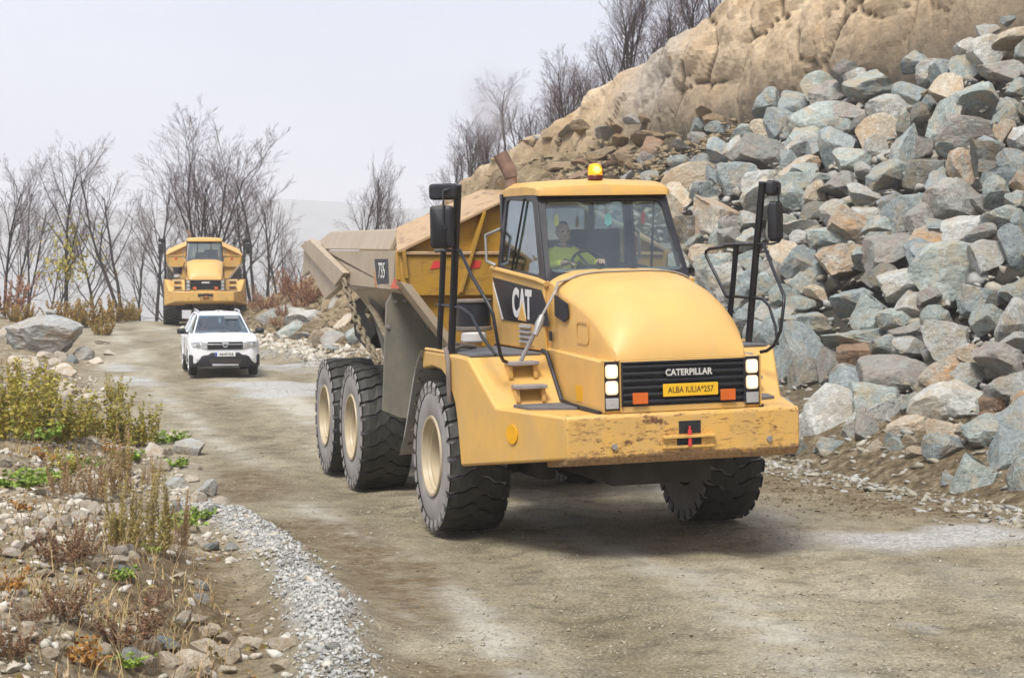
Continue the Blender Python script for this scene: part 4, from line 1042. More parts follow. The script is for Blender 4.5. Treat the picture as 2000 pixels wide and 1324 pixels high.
    for s in (-1, 1):
        sp = [(-.92, 3.15), (-6.43, 3.20), (-7.45, 3.37), (-4.45, 2.86), (-4.40, 2.69), (-1.2, 2.67), (-.92, 2.80)]
        sp = [(-.92, 3.15), (-7.0, 3.205), (-7.45, 3.30), (-4.43, 2.70), (-1.2, 2.67), (-.92, 2.80)]
        b = MB(); b.loft([[(x, s * 1.70, z) for x, z in sp], [(x, s * 1.64, z) for x, z in sp]]); b.part('body_side', 'beige_body', t, B, 30, .01)
        # inward leaning sideboard
        b = MB(); b.loft([[(-1.62, s * 1.71, 3.17), (-6.5, s * 1.71, 3.215), (-7.0, s * 1.70, 3.36), (-6.55, s * 1.60, 3.49), (-1.62, s * 1.60, 3.44)], [(-1.62, s * 1.64, 3.17), (-6.5, s * 1.64, 3.215), (-7.0, s * 1.63, 3.36), (-6.55, s * 1.53, 3.49), (-1.62, s * 1.53, 3.44)]])
        b.part('sideboard', 'beige_body', t, B, 30, .015)
        # sloping tail
        tp = [(-4.45, 2.86), (-5.13, 2.68), (-6.45, 2.46), (-7.89, 2.88), (-8.57, 2.80), (-8.45, 3.37), (-7.40, 3.37)]
        b = MB(); b.loft([[(x, s * 1.715, z) for x, z in tp], [(x, s * 1.62, z) for x, z in tp]]); b.part('tail_side', 'beige_body', t, B, 30, .012)
        b = MB(); b.loft([[(-4.33, s * 1.71, 2.87), (-5.13, s * 1.71, 2.66), (-8.40, s * 1.71, 3.30), (-7.32, s * 1.71, 3.39)], [(-4.36, s * 1.80, 2.87), (-5.10, s * 1.80, 2.68), (-8.33, s * 1.80, 3.29), (-7.36, s * 1.80, 3.38)]]); b.part('tail_rib', 'beige_body', t, B, 30, .012)
        # V-shaped belly
        b = MB(); b.loft([[(x, s * 1.62, 2.72), (x, s * 1.02, 1.98), (x, s * .5, 1.75), (x, s * .5, 1.85), (x, s * 1.0, 2.08), (x, s * 1.60, 2.80)] for x in (-.95, -5.0)]); b.part('body_belly', 'beige_body', t, B, 30)
        # hoist cylinder and chain
        b = MB(); b.cyl((-2.55, s * 1.35, 1.35), (-4.3, s * 1.35, 2.55), .12, 16); b.cyl((-4.2, s * 1.35, 2.48), (-4.9, s * 1.35, 2.62), .07, 12); b.part('hoist_cylinder', 'rubber_flap', t, B, 40)
        b = MB(); b.tube([(-3.6, s * 1.55, 2.25), (-3.8, s * 1.56, 2.32), (-3.62, s * 1.56, 2.42), (-3.2, s * 1.56, 2.3), (-2.6, s * 1.5, 1.95)], .05, 8); b.part('hydraulic_hose', 'chain', t, B, 60)
        p0, p1 = Vector((-4.36, s * 1.80, 2.78)), Vector((-2.72, s * 1.62, 1.72)); nl = 15
        for k in range(nl):
            f = (k + .5) / nl; c = p0.lerp(p1, f) + Vector((0, 0, -.16 * math.sin(math.pi * f))); d = (p1 - p0).normalized()
            e1_ = Vector((0, 1, 0)) if k % 2 else d.cross(Vector((0, 1, 0))).normalized(); hl = (p1 - p0).length / nl * .68
            lp = [c + d * (hl * math.cos(a)) + e1_ * (.045 * math.sin(a)) for a in np.linspace(0, 2 * math.pi, 13)]
            MB().tube(lp, .022, 6, False).part('chain_link', 'chain', t, B, 60)
        # front flaps of the rear axle
        fp = [(-1.74, 2.50), (-1.66, 2.64), (-1.42, 2.58), (-1.10, 2.18), (-1.0, 1.9), (-1.12, 1.0), (-1.57, 1.03), (-1.79, 1.13)]
        b = b_flap(s, fp)
        b.part('axle_flap', 'rubber_flap', t, B, 30, .012)
        for y, z in ((-1.62, 2.52), (-1.5, 2.53), (-1.34, 2.38), (-1.2, 2.2), (-1.72, 2.2)):
            MB().cyl((-1.67, -s * y, z), (-1.645, -s * y, z), .025, 6).part('flap_bolt', 'grey_metal', t, B)
        # front corner post and side lettering
        b = MB(); b.loft([[(-.88, s * 1.77, 3.15), (-.88, s * 1.77, 2.80), (-.99, s * 1.77, 2.80), (-.99, s * 1.77, 3.15)], [(-.88, s * 1.70, 3.15), (-.88, s * 1.66, 2.78), (-.99, s * 1.66, 2.78), (-.99, s * 1.70, 3.15)]]); b.part('body_corner_post', 'yellow_shaded', t, B, 30, .008)
        sheet([(-1.30, s * 1.703, 3.13), (-1.0, s * 1.703, 3.13), (-1.0, s * 1.703, 2.69), (-1.42, s * 1.703, 2.69)][::(-1 if s > 0 else 1)], .004).part('side_panel_grey', 'rubber_flap', t, B)
        lb = sheet([(-2.62, s * 1.703, 3.06), (-1.74, s * 1.703, 3.06), (-1.68, s * 1.703, 2.75), (-2.45, s * 1.703, 2.73)][::(-1 if s > 0 else 1)], .004).part('model_label', 'decal_black', t, B)
        mtx = basis((-2.1, s * 1.712, 2.90), (1, 0, 0) if s < 0 else (-1, 0, 0), (0, 0, 1))
        lettering('model_lettering', '735', .29, 'decal_white', lb, mtx, 1.0, .002)
        sheet([(-1.55, s * 1.709, 2.69), (-.90, s * 1.709, 2.69), (-1.0, s * 1.709, 2.80), (-1.3, s * 1.709, 2.82)][::(-1 if s > 0 else 1)], .004).part('warning_label', 'sticker_red', t, B)
        sheet([(-2.68, s * 1.703, 2.9), (-2.62, s * 1.703, 2.9), (-2.45, s * 1.703, 2.69), (-2.6, s * 1.703, 2.69)][::(-1 if s > 0 else 1)], .004).part('label_edge', 'decal_brown', t, B)
    # front wall with rails and ribs
    fw = [(-1.76, 3.16), (-.50, 3.76), (.50, 3.76), (1.76, 3.16), (1.74, 2.79), (1.56, 2.64), (1.26, 2.23), (1.0, 1.9), (.55, 1.7), (-.55, 1.7), (-1.0, 1.9), (-1.26, 2.23), (-1.56, 2.64), (-1.74, 2.79)]
    b = MB(); b.prism(fw, 'x', -1.0, -.93); b.part('front_wall', 'yellow_shaded', t, B, 30, .01)
    b = MB(); b.prism([(-1.58, 2.60), (1.58, 2.60), (1.72, 2.78), (1.74, 3.10), (-1.74, 3.10), (-1.72, 2.78)], 'x', -.935, -.83); b.part('front_wall_box', 'yellow_shaded', t, B, 30, .015)
    b = MB(); b.box(-.94, -.80, -1.70, 1.70, 3.105, 3.15); b.part('front_rail', 'rail_body', t, B, 30, .01)
    for s in (-1, 1):
        for ya, za, yb, zb in ((1.70, 3.18, 1.66, 2.80), (.68, 3.66, .98, 2.62)):
            b = MB(); b.loft([[(-.93, s * ya - .02, za), (-.93, s * ya + .02, za), (-.93, s * yb + .02, zb), (-.93, s * yb - .02, zb)], [(-.76, s * ya - .02, za - .02), (-.76, s * ya + .02, za - .02), (-.78, s * yb + .02, zb + .02), (-.78, s * yb - .02, zb + .02)]]); b.part('front_rib', 'yellow_shaded', t, B, 30, .004)
        b = MB(); b.loft([[(-.80, s * 1.74, 2.78), (-.80, s * 1.10, 1.95), (-.80, s * .98, 1.95), (-.80, s * 1.60, 2.74)], [(-.98, s * 1.78, 2.78), (-.98, s * 1.14, 1.95), (-.98, s * .98, 1.95), (-.98, s * 1.60, 2.74)]]); b.part('front_edge_rib', 'beige_body', t, B, 30, .006)
        # canopy plate, tilted up to the rear
        b = MB(); b.loft([[(-.78, s * 1.79, 3.155), (-.78, s * .50, 3.765), (-1.7, s * .50, 3.95), (-1.68, s * 1.62, 3.45)], [(-.78, s * 1.75, 3.125), (-.78, s * .50, 3.725), (-1.7, s * .50, 3.91), (-1.68, s * 1.58, 3.41)]]); b.part('canopy_plate', 'rail_body', t, B, 30, .008)
        for yy in (1.28, .78):
            sheet([(-.826, s * yy - .08, 2.93), (-.826, s * yy + .05, 2.95), (-.826, s * yy + .07, 3.04), (-.826, s * yy - .04, 3.03)], .003).part('red_sticker', 'red', t, B)
    b = MB(); b.loft([[(-.78, -.5, 3.765), (-.78, .5, 3.765), (-1.7, .5, 3.95), (-1.7, -.5, 3.95)], [(-.78, -.5, 3.725), (-.78, .5, 3.725), (-1.7, .5, 3.91), (-1.7, -.5, 3.91)]]); b.part('canopy_plate', 'rail_body', t, B, 30, .008)
    b = MB(); b.loft([[(-1.0, -1.62, 2.72), (-1.0, 1.62, 2.72), (-1.0, 1.62, 2.80), (-1.0, -1.62, 2.80)], [(-5.0, -1.62, 2.62), (-5.0, 1.62, 2.62), (-5.0, 1.62, 2.72), (-5.0, -1.62, 2.72)], [(-8.5, -1.62, 2.88), (-8.5, 1.62, 2.88), (-8.5, 1.62, 2.98), (-8.5, -1.62, 2.98)]]); b.part('body_floor', 'beige_body', t, B, 30)
    b = MB(); b.prism([(-5.0, 2.62), (-6.5, 2.40), (-6.2, 1.9), (-5.4, 1.75), (-4.6, 2.0)], 'y', -1.3, 1.3); b.part('tail_crossmember', 'dark_under', t, B, 30, .02)
    return t
def b_flap(s, fp):
    b = MB(); b.loft([[(-1.72, -s * y, z) for y, z in fp], [(-1.67, -s * y, z) for y, z in fp]]); return b
truck = build_truck()
TW = T(truck.location) @ Matrix.Rotation(R(TH - 90), 4, 'Z')

# driver and small things hanging in the cab
make_person('person in a bright yellow hi-vis jacket driving the nearest dump truck', TW @ FRONT @ T((-.04, -.26, 2.635)), ((.42, .30, .39), (.40, -.10, .38)), 'hair', 'hivis', turn=.05, collar='shirt_grey')
def hanging(name, label, p, m, w_, h_):
    lp = [(0, -w_ * .5, -h_ * .8), (0, 0, -h_), (0, w_ * .5, -h_ * .75), (0, w_ * .4, -h_ * .2), (0, .004, 0), (0, -.004, 0), (0, -w_ * .4, -h_ * .25)]
    b = MB(); b.loft([[(x - .003, y, z) for x, y, z in lp], [(x + .003, y, z) for x, y, z in lp]])
    o = b.part(name, m, None, None); o.matrix_world = TW @ FRONT @ T(p)
    tag(o, label, 'air freshener' if name != 'pennant' else 'pennant')
    b = MB(); b.tube([(0, 0, 0), (0, 0, .10)], .003, 4); b.part('string', 'black_plastic', o, None)
hanging('air_freshener', 'teal card hanging behind the middle of the dump truck windscreen', (.52, .10, 3.56), 'teal', .09, .14)
hanging('air_freshener', 'yellow card hanging in the windscreen above the truck driver', (.50, -.50, 3.56), 'yellow_card', .06, .14)
hanging('pennant', 'small red pennant hanging in the corner of the dump truck windscreen', (.50, .52, 3.58), 'red', .05, .15)

# second dump truck, driving straight towards the camera
SKIP = ('licence_plate', 'grille_lettering', 'beacon_base', 'beacon_dome', 'beacon_lamp', 'hood_strap', 'tie_rod', 'tensioner', 'caked_mud', 'warning_label')
truck2 = copy_tree(truck, None, SKIP)
truck2.name = 'articulated_dump_truck'
truck2['label'] = 'far yellow dump truck coming up the road behind the white car'
TH2 = 10.2
truck2.location = (-13.95, 83.0, .24); truck2.rotation_euler = (0, 0, R(TH2 - 90))
FI = FRONT.inverted(); RI = REAR.inverted(); R2 = T((-1.25, 0, 0))
MATCH2 = {'body_side': 'yellow_shaded', 'sideboard': 'yellow_shaded', 'canopy_plate': 'yellow', 'front_wall': 'yellow', 'front_wall_box': 'yellow', 'bumper': 'yellow', 'headlight': 'lens', 'front_rail': 'yellow', 'front_rib': 'yellow'}
for ch in list(truck2.children):
    base = ch.name.split('.')[0]
    m = ch.matrix_local.copy()
    if base in ('wheel',): pass
    cand = RI @ m
    is_rear = base in ('body_side', 'sideboard', 'tail_side', 'tail_rib', 'body_belly', 'hoist_cylinder', 'hydraulic_hose', 'chain_link', 'axle_flap', 'flap_bolt', 'body_corner_post', 'side_panel_grey', 'model_label', 'label_edge', 'front_wall', 'front_wall_box', 'front_rail', 'front_rib', 'front_edge_rib', 'canopy_plate', 'red_sticker', 'body_floor', 'tail_crossmember', 'rear_chassis')
    if is_rear: ch.matrix_local = R2 @ RI @ m
    elif base != 'wheel': ch.matrix_local = FI @ m
    if base in MATCH2 and ch.type == 'MESH':
        ch.material_slots[0].link = 'OBJECT'; ch.material_slots[0].material = mat[MATCH2[base]]
sheet_ = MB().box(2.95, 2.953, -.17, .17, 1.90, 1.965).part('name_plate', 'white_plastic', truck2, I4)
for y in (-.18, .18): MB().box(2.972, 2.978, y - .15, y + .15, 1.30, 1.44).part('bumper_slot', 'black_plastic', truck2, I4)

# ------------------------------------------------------------------ white off-road car
def build_car():
    t = thing('white_suv', 'white compact off-road car with black lower bumper and roof rails', 'car', (-7.98, 49.7, float(ground_z(-7.98, 49.7, False))), R(13.5 - 90))
    AX = (1.35, -1.32)
    def zb(x):
        z = .36
        for a in AX:
            d = abs(x - a)
            if d < .43: z = max(z, .34 + math.sqrt(.43 ** 2 - d * d))
        return z
    st_ = [(2.165, .62, .84, .50), (2.15, .70, .90, .48), (2.09, .80, .955, None), (1.98, .865, .99, None)]
    st_ += [(x, .905, float(np.interp(x, [-2, 1.0, 1.98], [1.12, 1.10, .99])), None) for x in np.linspace(1.88, -1.88, 58)]
    st_ += [(-2.0, .88, 1.12, None), (-2.08, .83, 1.10, .45), (-2.12, .74, 1.02, .5)]
    loops = []
    for x, w_, zt, z0 in st_:
        z0 = zb(x) if z0 is None else z0
        fl = max([math.exp(-((abs(x - a) - .0) / .5) ** 4) for a in AX]) * .02
        ww = w_ + fl
        half = [(ww * .985, z0), (ww, z0 + .03), (ww, max(z0 + .05, zt - .26)), (ww * .985, max(z0 + .06, zt - .10)), (ww * .93, zt - .015), (ww * .80, zt + .01), (ww * .4, zt + .028), (0, zt + .032)]
        loops.append([(x, -y, z) for y, z in half] + [(x, y, z) for y, z in half[-2::-1]])
    MB().loft(loops).part('body', 'white_car', t, None, 40)
    MB().box(-2.0, 2.0, -.68, .68, .26, .62).part('underbody', 'dark_under', t, None)
    # black lower bumper, rising in the middle
    lo = []
    for y, x, zt in ((-.92, 1.86, .58), (-.86, 2.02, .58), (-.62, 2.15, .575), (-.44, 2.19, .585), (-.36, 2.195, .645), (.36, 2.195, .645), (.44, 2.19, .585), (.62, 2.15, .575), (.86, 2.02, .58), (.92, 1.86, .58)):
        lo.append([(x - .10, y, .27), (x - .01, y, .27), (x + .015, y, .36), (x + .02, y, zt - .05), (x, y, zt), (x - .1, y, zt)])
    bp_ = MB().loft(lo).part('lower_bumper', 'black_plastic', t, None, 40, .01)
    MB().box(2.19, 2.222, -.42, .42, .36, .47).part('air_intake', 'dark_under', bp_, None, 30, .005)
    MB().box(2.20, 2.226, -.34, .34, .30, .345).part('skid_plate', 'silver', bp_, None, 30, .005)
    for s in (-1, 1):
        b = MB(); b.cyl((2.06, s * .70, .46), (2.13, s * .69, .46), .055, 14); b.part('fog_lamp', 'lens', t, None)
        for a in AX:
            arc = [(a + .445 * math.cos(q), .34 + .445 * math.sin(q)) for q in np.linspace(-.1, math.pi + .1, 18)]
            b = MB(); b.loft([[(x, s * .90, z), (x, s * .93, z), (a + (x - a) * .93, s * .93, .34 + (z - .34) * .93), (a + (x - a) * .93, s * .88, .34 + (z - .34) * .93)] for x, z in arc]); b.part('wheel_arch_trim', 'white_car', t, None, 50)
        b = MB(); b.box(-.9, .95, s * .90 - .02, s * .90 + .02, .34, .48); b.part('sill_trim', 'black_plastic', t, None, 30, .01)
        # lamps
        pts = [(2.125, s * .82 * .93, .93), (2.165, s * .60, .935), (2.19, s * .47, .90), (2.19, s * .455, .745), (2.17, s * .60, .75), (2.10, s * .83, .80), (2.03, s * .885, .90)]
        c = sum((Vector(p) for p in pts), Vector()) / 7
        b = MB(); b.loft([[Vector(p) + Vector((-.08, 0, 0)) for p in pts], pts, [c + (Vector(p) - c) * .9 + Vector((.015, 0, 0)) for p in pts]]); h = b.part('headlight', 'lens', t, None, 40)
        for yy, rr in ((.70, .058), (.55, .05)):
            b = MB(); b.tube([(2.155, s * yy, .845), (2.185, s * yy, .845), (2.192, s * yy, .845)], [rr, rr * .9, rr * .5], 14); b.part('reflector_bowl', 'chrome', h, None, 60)
        # mirrors
        b = MB(); b.tube([(.72, s * .86, 1.10), (.74, s * .98, 1.12)], .03, 8); lp = lambda k, x: rounded([(x, s * 1.04 - .115 * k, 1.155 - .075 * k), (x, s * 1.04 + .115 * k, 1.155 - .075 * k), (x, s * 1.04 + .115 * k, 1.155 + .075 * k), (x, s * 1.04 - .115 * k, 1.155 + .075 * k)], .05 * k, 4)
        b.loft([lp(1, .68), lp(1, .74), lp(.8, .80), lp(.4, .83)]); b.part('door_mirror', 'black_plastic', t, None, 50)
        # pillars and side glass
        b = MB()
        for p0, p1, wd in (((1.05, .76, 1.09), (.27, .575, 1.585), .05), ((-.22, .86, 1.1), (-.30, .63, 1.57), .06), ((-1.18, .87, 1.1), (-1.18, .64, 1.57), .06), ((-1.95, .80, 1.08), (-1.62, .60, 1.58), .13)):
            a0, a1 = Vector((p0[0], s * p0[1], p0[2])), Vector((p1[0], s * p1[1], p1[2])); q = Vector((wd, 0, 0)); n_ = Vector((0, s * .035, 0))
            b.loft([[a0 - q, a0 + q, a0 + q - n_, a0 - q - n_], [a1 - q, a1 + q, a1 + q - n_, a1 - q - n_]])
        b.part('pillar', 'white_car', t, None, 30, .01)
        sheet([(.93, s * .80, 1.11), (-1.9, s * .835, 1.11), (-1.60, s * .60, 1.56), (.27, s * .60, 1.56)][::(1 if s > 0 else -1)], .005).part('side_glass', 'glass_side', t, None)
        for x in (-.2, -1.15):
            b = MB(); b.box(x - .005, x + .005, s * .909, s * .917, .5, 1.08); b.part('door_gap', 'dark_under', t, None)
        for x in (-.05, -1.0):
            b = MB(); b.box(x - .16, x + .02, s * .91, s * .945, .98, 1.015); b.part('door_handle', 'white_car', t, None, 30, .008)
        b = MB(); b.tube([(.15, s * .545, 1.60), (.05, s * .55, 1.655), (-.1, s * .555, 1.685), (-1.2, s * .555, 1.69), (-1.4, s * .55, 1.60)], [.03, .033, .025, .025, .03], 8); b.part('roof_rail', 'silver', t, None, 60)
        for a in AX:
            wm = T((a, s * .79, .34)) @ (Matrix.Rotation(math.pi, 4, 'Z') if s > 0 else I4)
            wl = link('wheel', None, t, wm)
            b = MB(); b.lathe_y([(.20, -.10), (.235, -.115), (.30, -.11), (.335, -.085), (.34, 0), (.335, .085), (.30, .11), (.2, .1)], 36); b.part('tyre', 'tyre_clean', wl, None, 40)
            b = MB(); b.lathe_y([(.21, .0), (.215, -.11), (.20, -.115), (.19, -.05), (.06, -.06), (.05, -.085), (.0005, -.085)], 30)
            for k in range(5):
                q = k * 2 * math.pi / 5; d = Vector((math.cos(q), 0, math.sin(q))); e_ = Vector((-math.sin(q), 0, math.cos(q)))
                b.loft([[d * .05 + e_ * w2 + Vector((0, y, 0)) for w2, y in ((-.03, -.09), (.03, -.09), (.03, -.05), (-.03, -.05))], [d * .20 + e_ * w2 + Vector((0, y, 0)) for w2, y in ((-.022, -.105), (.022, -.105), (.022, -.05), (-.022, -.05))]])
            b.part('rim', 'wheel_silver', wl, None, 40)
    lo = []
    for x, w_, z in ((.33, .56, 1.565), (.22, .59, 1.60), (-.3, .62, 1.635), (-1.1, .62, 1.63), (-1.6, .59, 1.59), (-1.72, .57, 1.56)):
        lo.append([(x, -w_, z - .035), (x, -w_ * .95, z - .005), (x, -w_ * .5, z + .012), (x, 0, z + .016), (x, w_ * .5, z + .012), (x, w_ * .95, z - .005), (x, w_, z - .035)])
    MB().loft(lo).part('roof', 'white_car', t, None, 50)
    MB().loft([[(-1.98, -.78, 1.09), (-1.98, .78, 1.09), (-1.92, .78, 1.09), (-1.92, -.78, 1.09)], [(-1.70, -.58, 1.57), (-1.70, .58, 1.57), (-1.64, .58, 1.57), (-1.64, -.58, 1.57)]]).part('tailgate', 'white_car', t, None)
    sheet([(1.03, -.75, 1.11), (1.03, .75, 1.11), (.31, .56, 1.57), (.31, -.56, 1.57)], .005).part('windscreen', 'glass_car', t, None)
    b = MB(); b.tube([(1.06, -.6, 1.115), (1.0, -.1, 1.14), (.98, .1, 1.15)], .01, 5); b.tube([(1.06, -.05, 1.13), (1.0, .45, 1.15)], .01, 5); b.part('wiper', 'black_plastic', t, None)
    b = MB(); b.box(.45, 1.0, -.72, .72, .9, 1.09); b.part('dashboard', 'dash', t, None, 30, .03)
    for y in (-.37, .37):
        b = MB(); b.box(-.55, -.02, y - .25, y + .25, .5, .66); b.box(-.66, -.52, y - .24, y + .24, .6, 1.22); b.box(-.66, -.56, y - .13, y + .13, 1.24, 1.42); b.part('seat', 'seat_fabric', t, None, 30, .03)
    b = MB(); b.box(-1.3, -1.1, -.62, .62, .5, 1.2); b.part('rear_seat', 'seat_fabric', t, None, 30, .04)
    b = MB(); b.tube([Vector((.42, .37 + .18 * math.cos(a), 1.02 + .16 * math.sin(a))) for a in np.linspace(0, 6.283, 21)], .014, 6, False); b.part('steering_wheel', 'black_plastic', t, None)
    # grille, badge, plate
    g = MB().box(2.16, 2.185, -.455, .455, .725, .925).part('grille', 'black_plastic', t, None)
    for z in (.755, .79): MB().box(2.183, 2.197, -.44, .44, z - .006, z + .006).part('grille_bar', 'dark_under', g, None)
    b = MB(); b.box(2.18, 2.203, -.46, .46, .845, .868); b.box(2.18, 2.203, -.46, .46, .915, .935); b.part('grille_trim', 'silver', g, None, 30, .006)
    sh = [(2.20, -.085, .94), (2.20, .085, .94), (2.21, .085, .86), (2.212, .045, .785), (2.212, 0, .765), (2.212, -.045, .785), (2.21, -.085, .86)]
    si = [(2.205, -.05, .855), (2.205, .05, .855), (2.205, .035, .83), (2.205, .015, .808), (2.205, 0, .802), (2.205, -.015, .808), (2.205, -.035, .83)]
    b = MB(); b.loft([[(x - .02, y, z) for x, y, z in sh], [(x + .012, y, z) for x, y, z in sh]]); bd = b.part('badge', 'silver', t, None, 30, .006)
    b = MB(); b.loft([[(x, y, z) for x, y, z in si], [(x + .022, y, z) for x, y, z in si]]); b.part('badge_opening', 'black_plastic', bd, None)
    p = MB().box(2.20, 2.228, -.26, .26, .545, .655).part('licence_plate', 'plate_white', t, None, 30, .004)
    MB().box(2.2275, 2.2315, -.258, -.215, .548, .652).part('plate_band', 'plate_blue', p, None)
    lettering('plate_lettering', 'AB-07-FLB', .095, 'decal_black', p, basis((2.2295, .025, .60), (0, 1, 0), (0, 0, 1)), .86, .002, .002)
    b = MB(); b.tube([(-.1, 0, 1.645), (-.2, 0, 1.70)], .01, 5); b.part('roof_antenna', 'black_plastic', t, None)
    b = MB(); b.box(.36, .40, -.03, .03, 1.36, 1.50); b.part('mirror_tag', 'white_plastic', t, None)
    b = MB(); b.prism([(.42, 1.52), (.34, 1.555), (.36, 1.545), (.52, 1.47)], 'y', .12, .50); b.part('sun_visor', 'liner', t, None)
    return t
car = build_car()
CW = T(car.location) @ Matrix.Rotation(R(13.5 - 90), 4, 'Z')
make_person('person in a dull red top riding in the passenger seat of the white car', CW @ T((-.28, -.37, .64)), ((.42, .10, .22), (.42, -.12, .22)), 'grey_hair', 'shirt_red', turn=.1)
make_person('person in a grey shirt driving the white car', CW @ T((-.28, .37, .64)), ((.55, .15, .40), (.55, -.15, .40)), 'hair', 'shirt_grey')

# ------------------------------------------------------------------ rock shapes
def rock_mesh(name, seed, sub=4, cuts=13, sq=(1, 1, 1), rough=.035):
    r = random.Random(seed)
    bm = bmesh.new(); bmesh.ops.create_icosphere(bm, subdivisions=sub, radius=1)
    P = np.array([v.co[:] for v in bm.verts]); F_ = [tuple(v.index for v in f.verts) for f in bm.faces]; bm.free()
    P = P * (1 + .10 * fbm(P * 1.1 + seed * 3.1, 2, seed))[:, None]
    for q_ in range(cuts + 16):
        n = np.array([r.gauss(0, 1) for _ in range(3)]); n /= np.linalg.norm(n)
        d = r.uniform(.36, .72) if q_ < cuts else float((P @ n).max()) - r.uniform(.02, .08); k = P @ n - d
        P = P - np.where(k > 0, k, 0)[:, None] * n * .985
    N_ = P / np.linalg.norm(P, axis=1)[:, None]
    P = P + N_ * (rough * 1.25 * fbm(P * 2.6 + seed, 4, seed + 5) - rough * 1.3 * np.abs(fbm(P * 3.4 + seed, 3, seed + 9)) + rough * .5 * fbm(P * 9 + seed, 2, seed + 11))[:, None]
    lo, hi = P.min(0), P.max(0); P = (P - (lo + hi) / 2) / ((hi - lo) / 2) * np.array(sq)
    me = bpy.data.meshes.new(name); me.from_pydata(P.tolist(), [], F_)
    for p in me.polygons: p.use_smooth = True
    me.set_sharp_from_angle(angle=R(9))
    me.materials.append(mat['g'])
    return me
ROCKS = [rock_mesh('boulder', k, 4, 8 + k % 5, rough=.026) for k in range(22)]
SMALL = [rock_mesh('stone', 50 + k, 3, 10, rough=.04) for k in range(12)]
def place_rock(name, me, m, loc, sx, sy, sz, rot, cat, label, group):
    o = link(name, me); o.location = loc; o.rotation_euler = rot; o.scale = (sx, sy, sz)
    o.material_slots[0].link = 'OBJECT'; o.material_slots[0].material = mat[m]
    return tag(o, label, cat, group)
COLW = {'g': 'grey-green', 'b': 'blue-grey', 'p': 'pale grey', 'n': 'brown', 'o': 'orange-stained', 't': 'tan', 'd': 'dark grey', 'r': 'rust-brown', 'slab': 'ochre', 'f': 'pale tan', 'bank': 'dusty grey'}
used_labels = set()
def rel_phrase(du, dv):
    if abs(dv) > abs(du) * .8: return 'above' if dv < 0 else 'below'
    return 'on the truck side of' if du < 0 else 'on the side away from the truck of'
def rel_bank(du, dv):
    if abs(dv) > abs(du) * .7: return 'behind' if dv < 0 else 'in front of'
    return 'beside, away from the road,' if du < 0 else 'on the road side of'
def make_label(noun, size, colr, shape, u, v, marks, rel, where=''):
    """a description that singles the rock out among its neighbours"""
    ms = sorted(marks, key=lambda q: (q[0] - u) ** 2 + (q[1] - v) ** 2)
    for near in ('', 'well ', ):
        for mk in ms[:4]:
            ph = rel(u - mk[0], v - mk[1])
            d = math.hypot(u - mk[0], v - mk[1])
            if near == '' and d > 150: continue
            ls = f'{size} {colr} {shape} {noun} {near}{ph} {mk[2]}'
            ls = ' '.join(ls.split())
            if ls not in used_labels and len(ls.split()) <= 16: used_labels.add(ls); return ls
    for mk in ms[:5]:
        for od in ('the next farther', 'the third'):
            ph = rel(u - mk[0], v - mk[1])
            ls = ' '.join(f'{size} {colr} {shape} {noun}, {od} {ph} {mk[2]}'.split())
            if ls not in used_labels and len(ls.split()) <= 16: used_labels.add(ls); return ls
    return ' '.join(f'{size} {colr} {shape} {noun} {where}'.split())

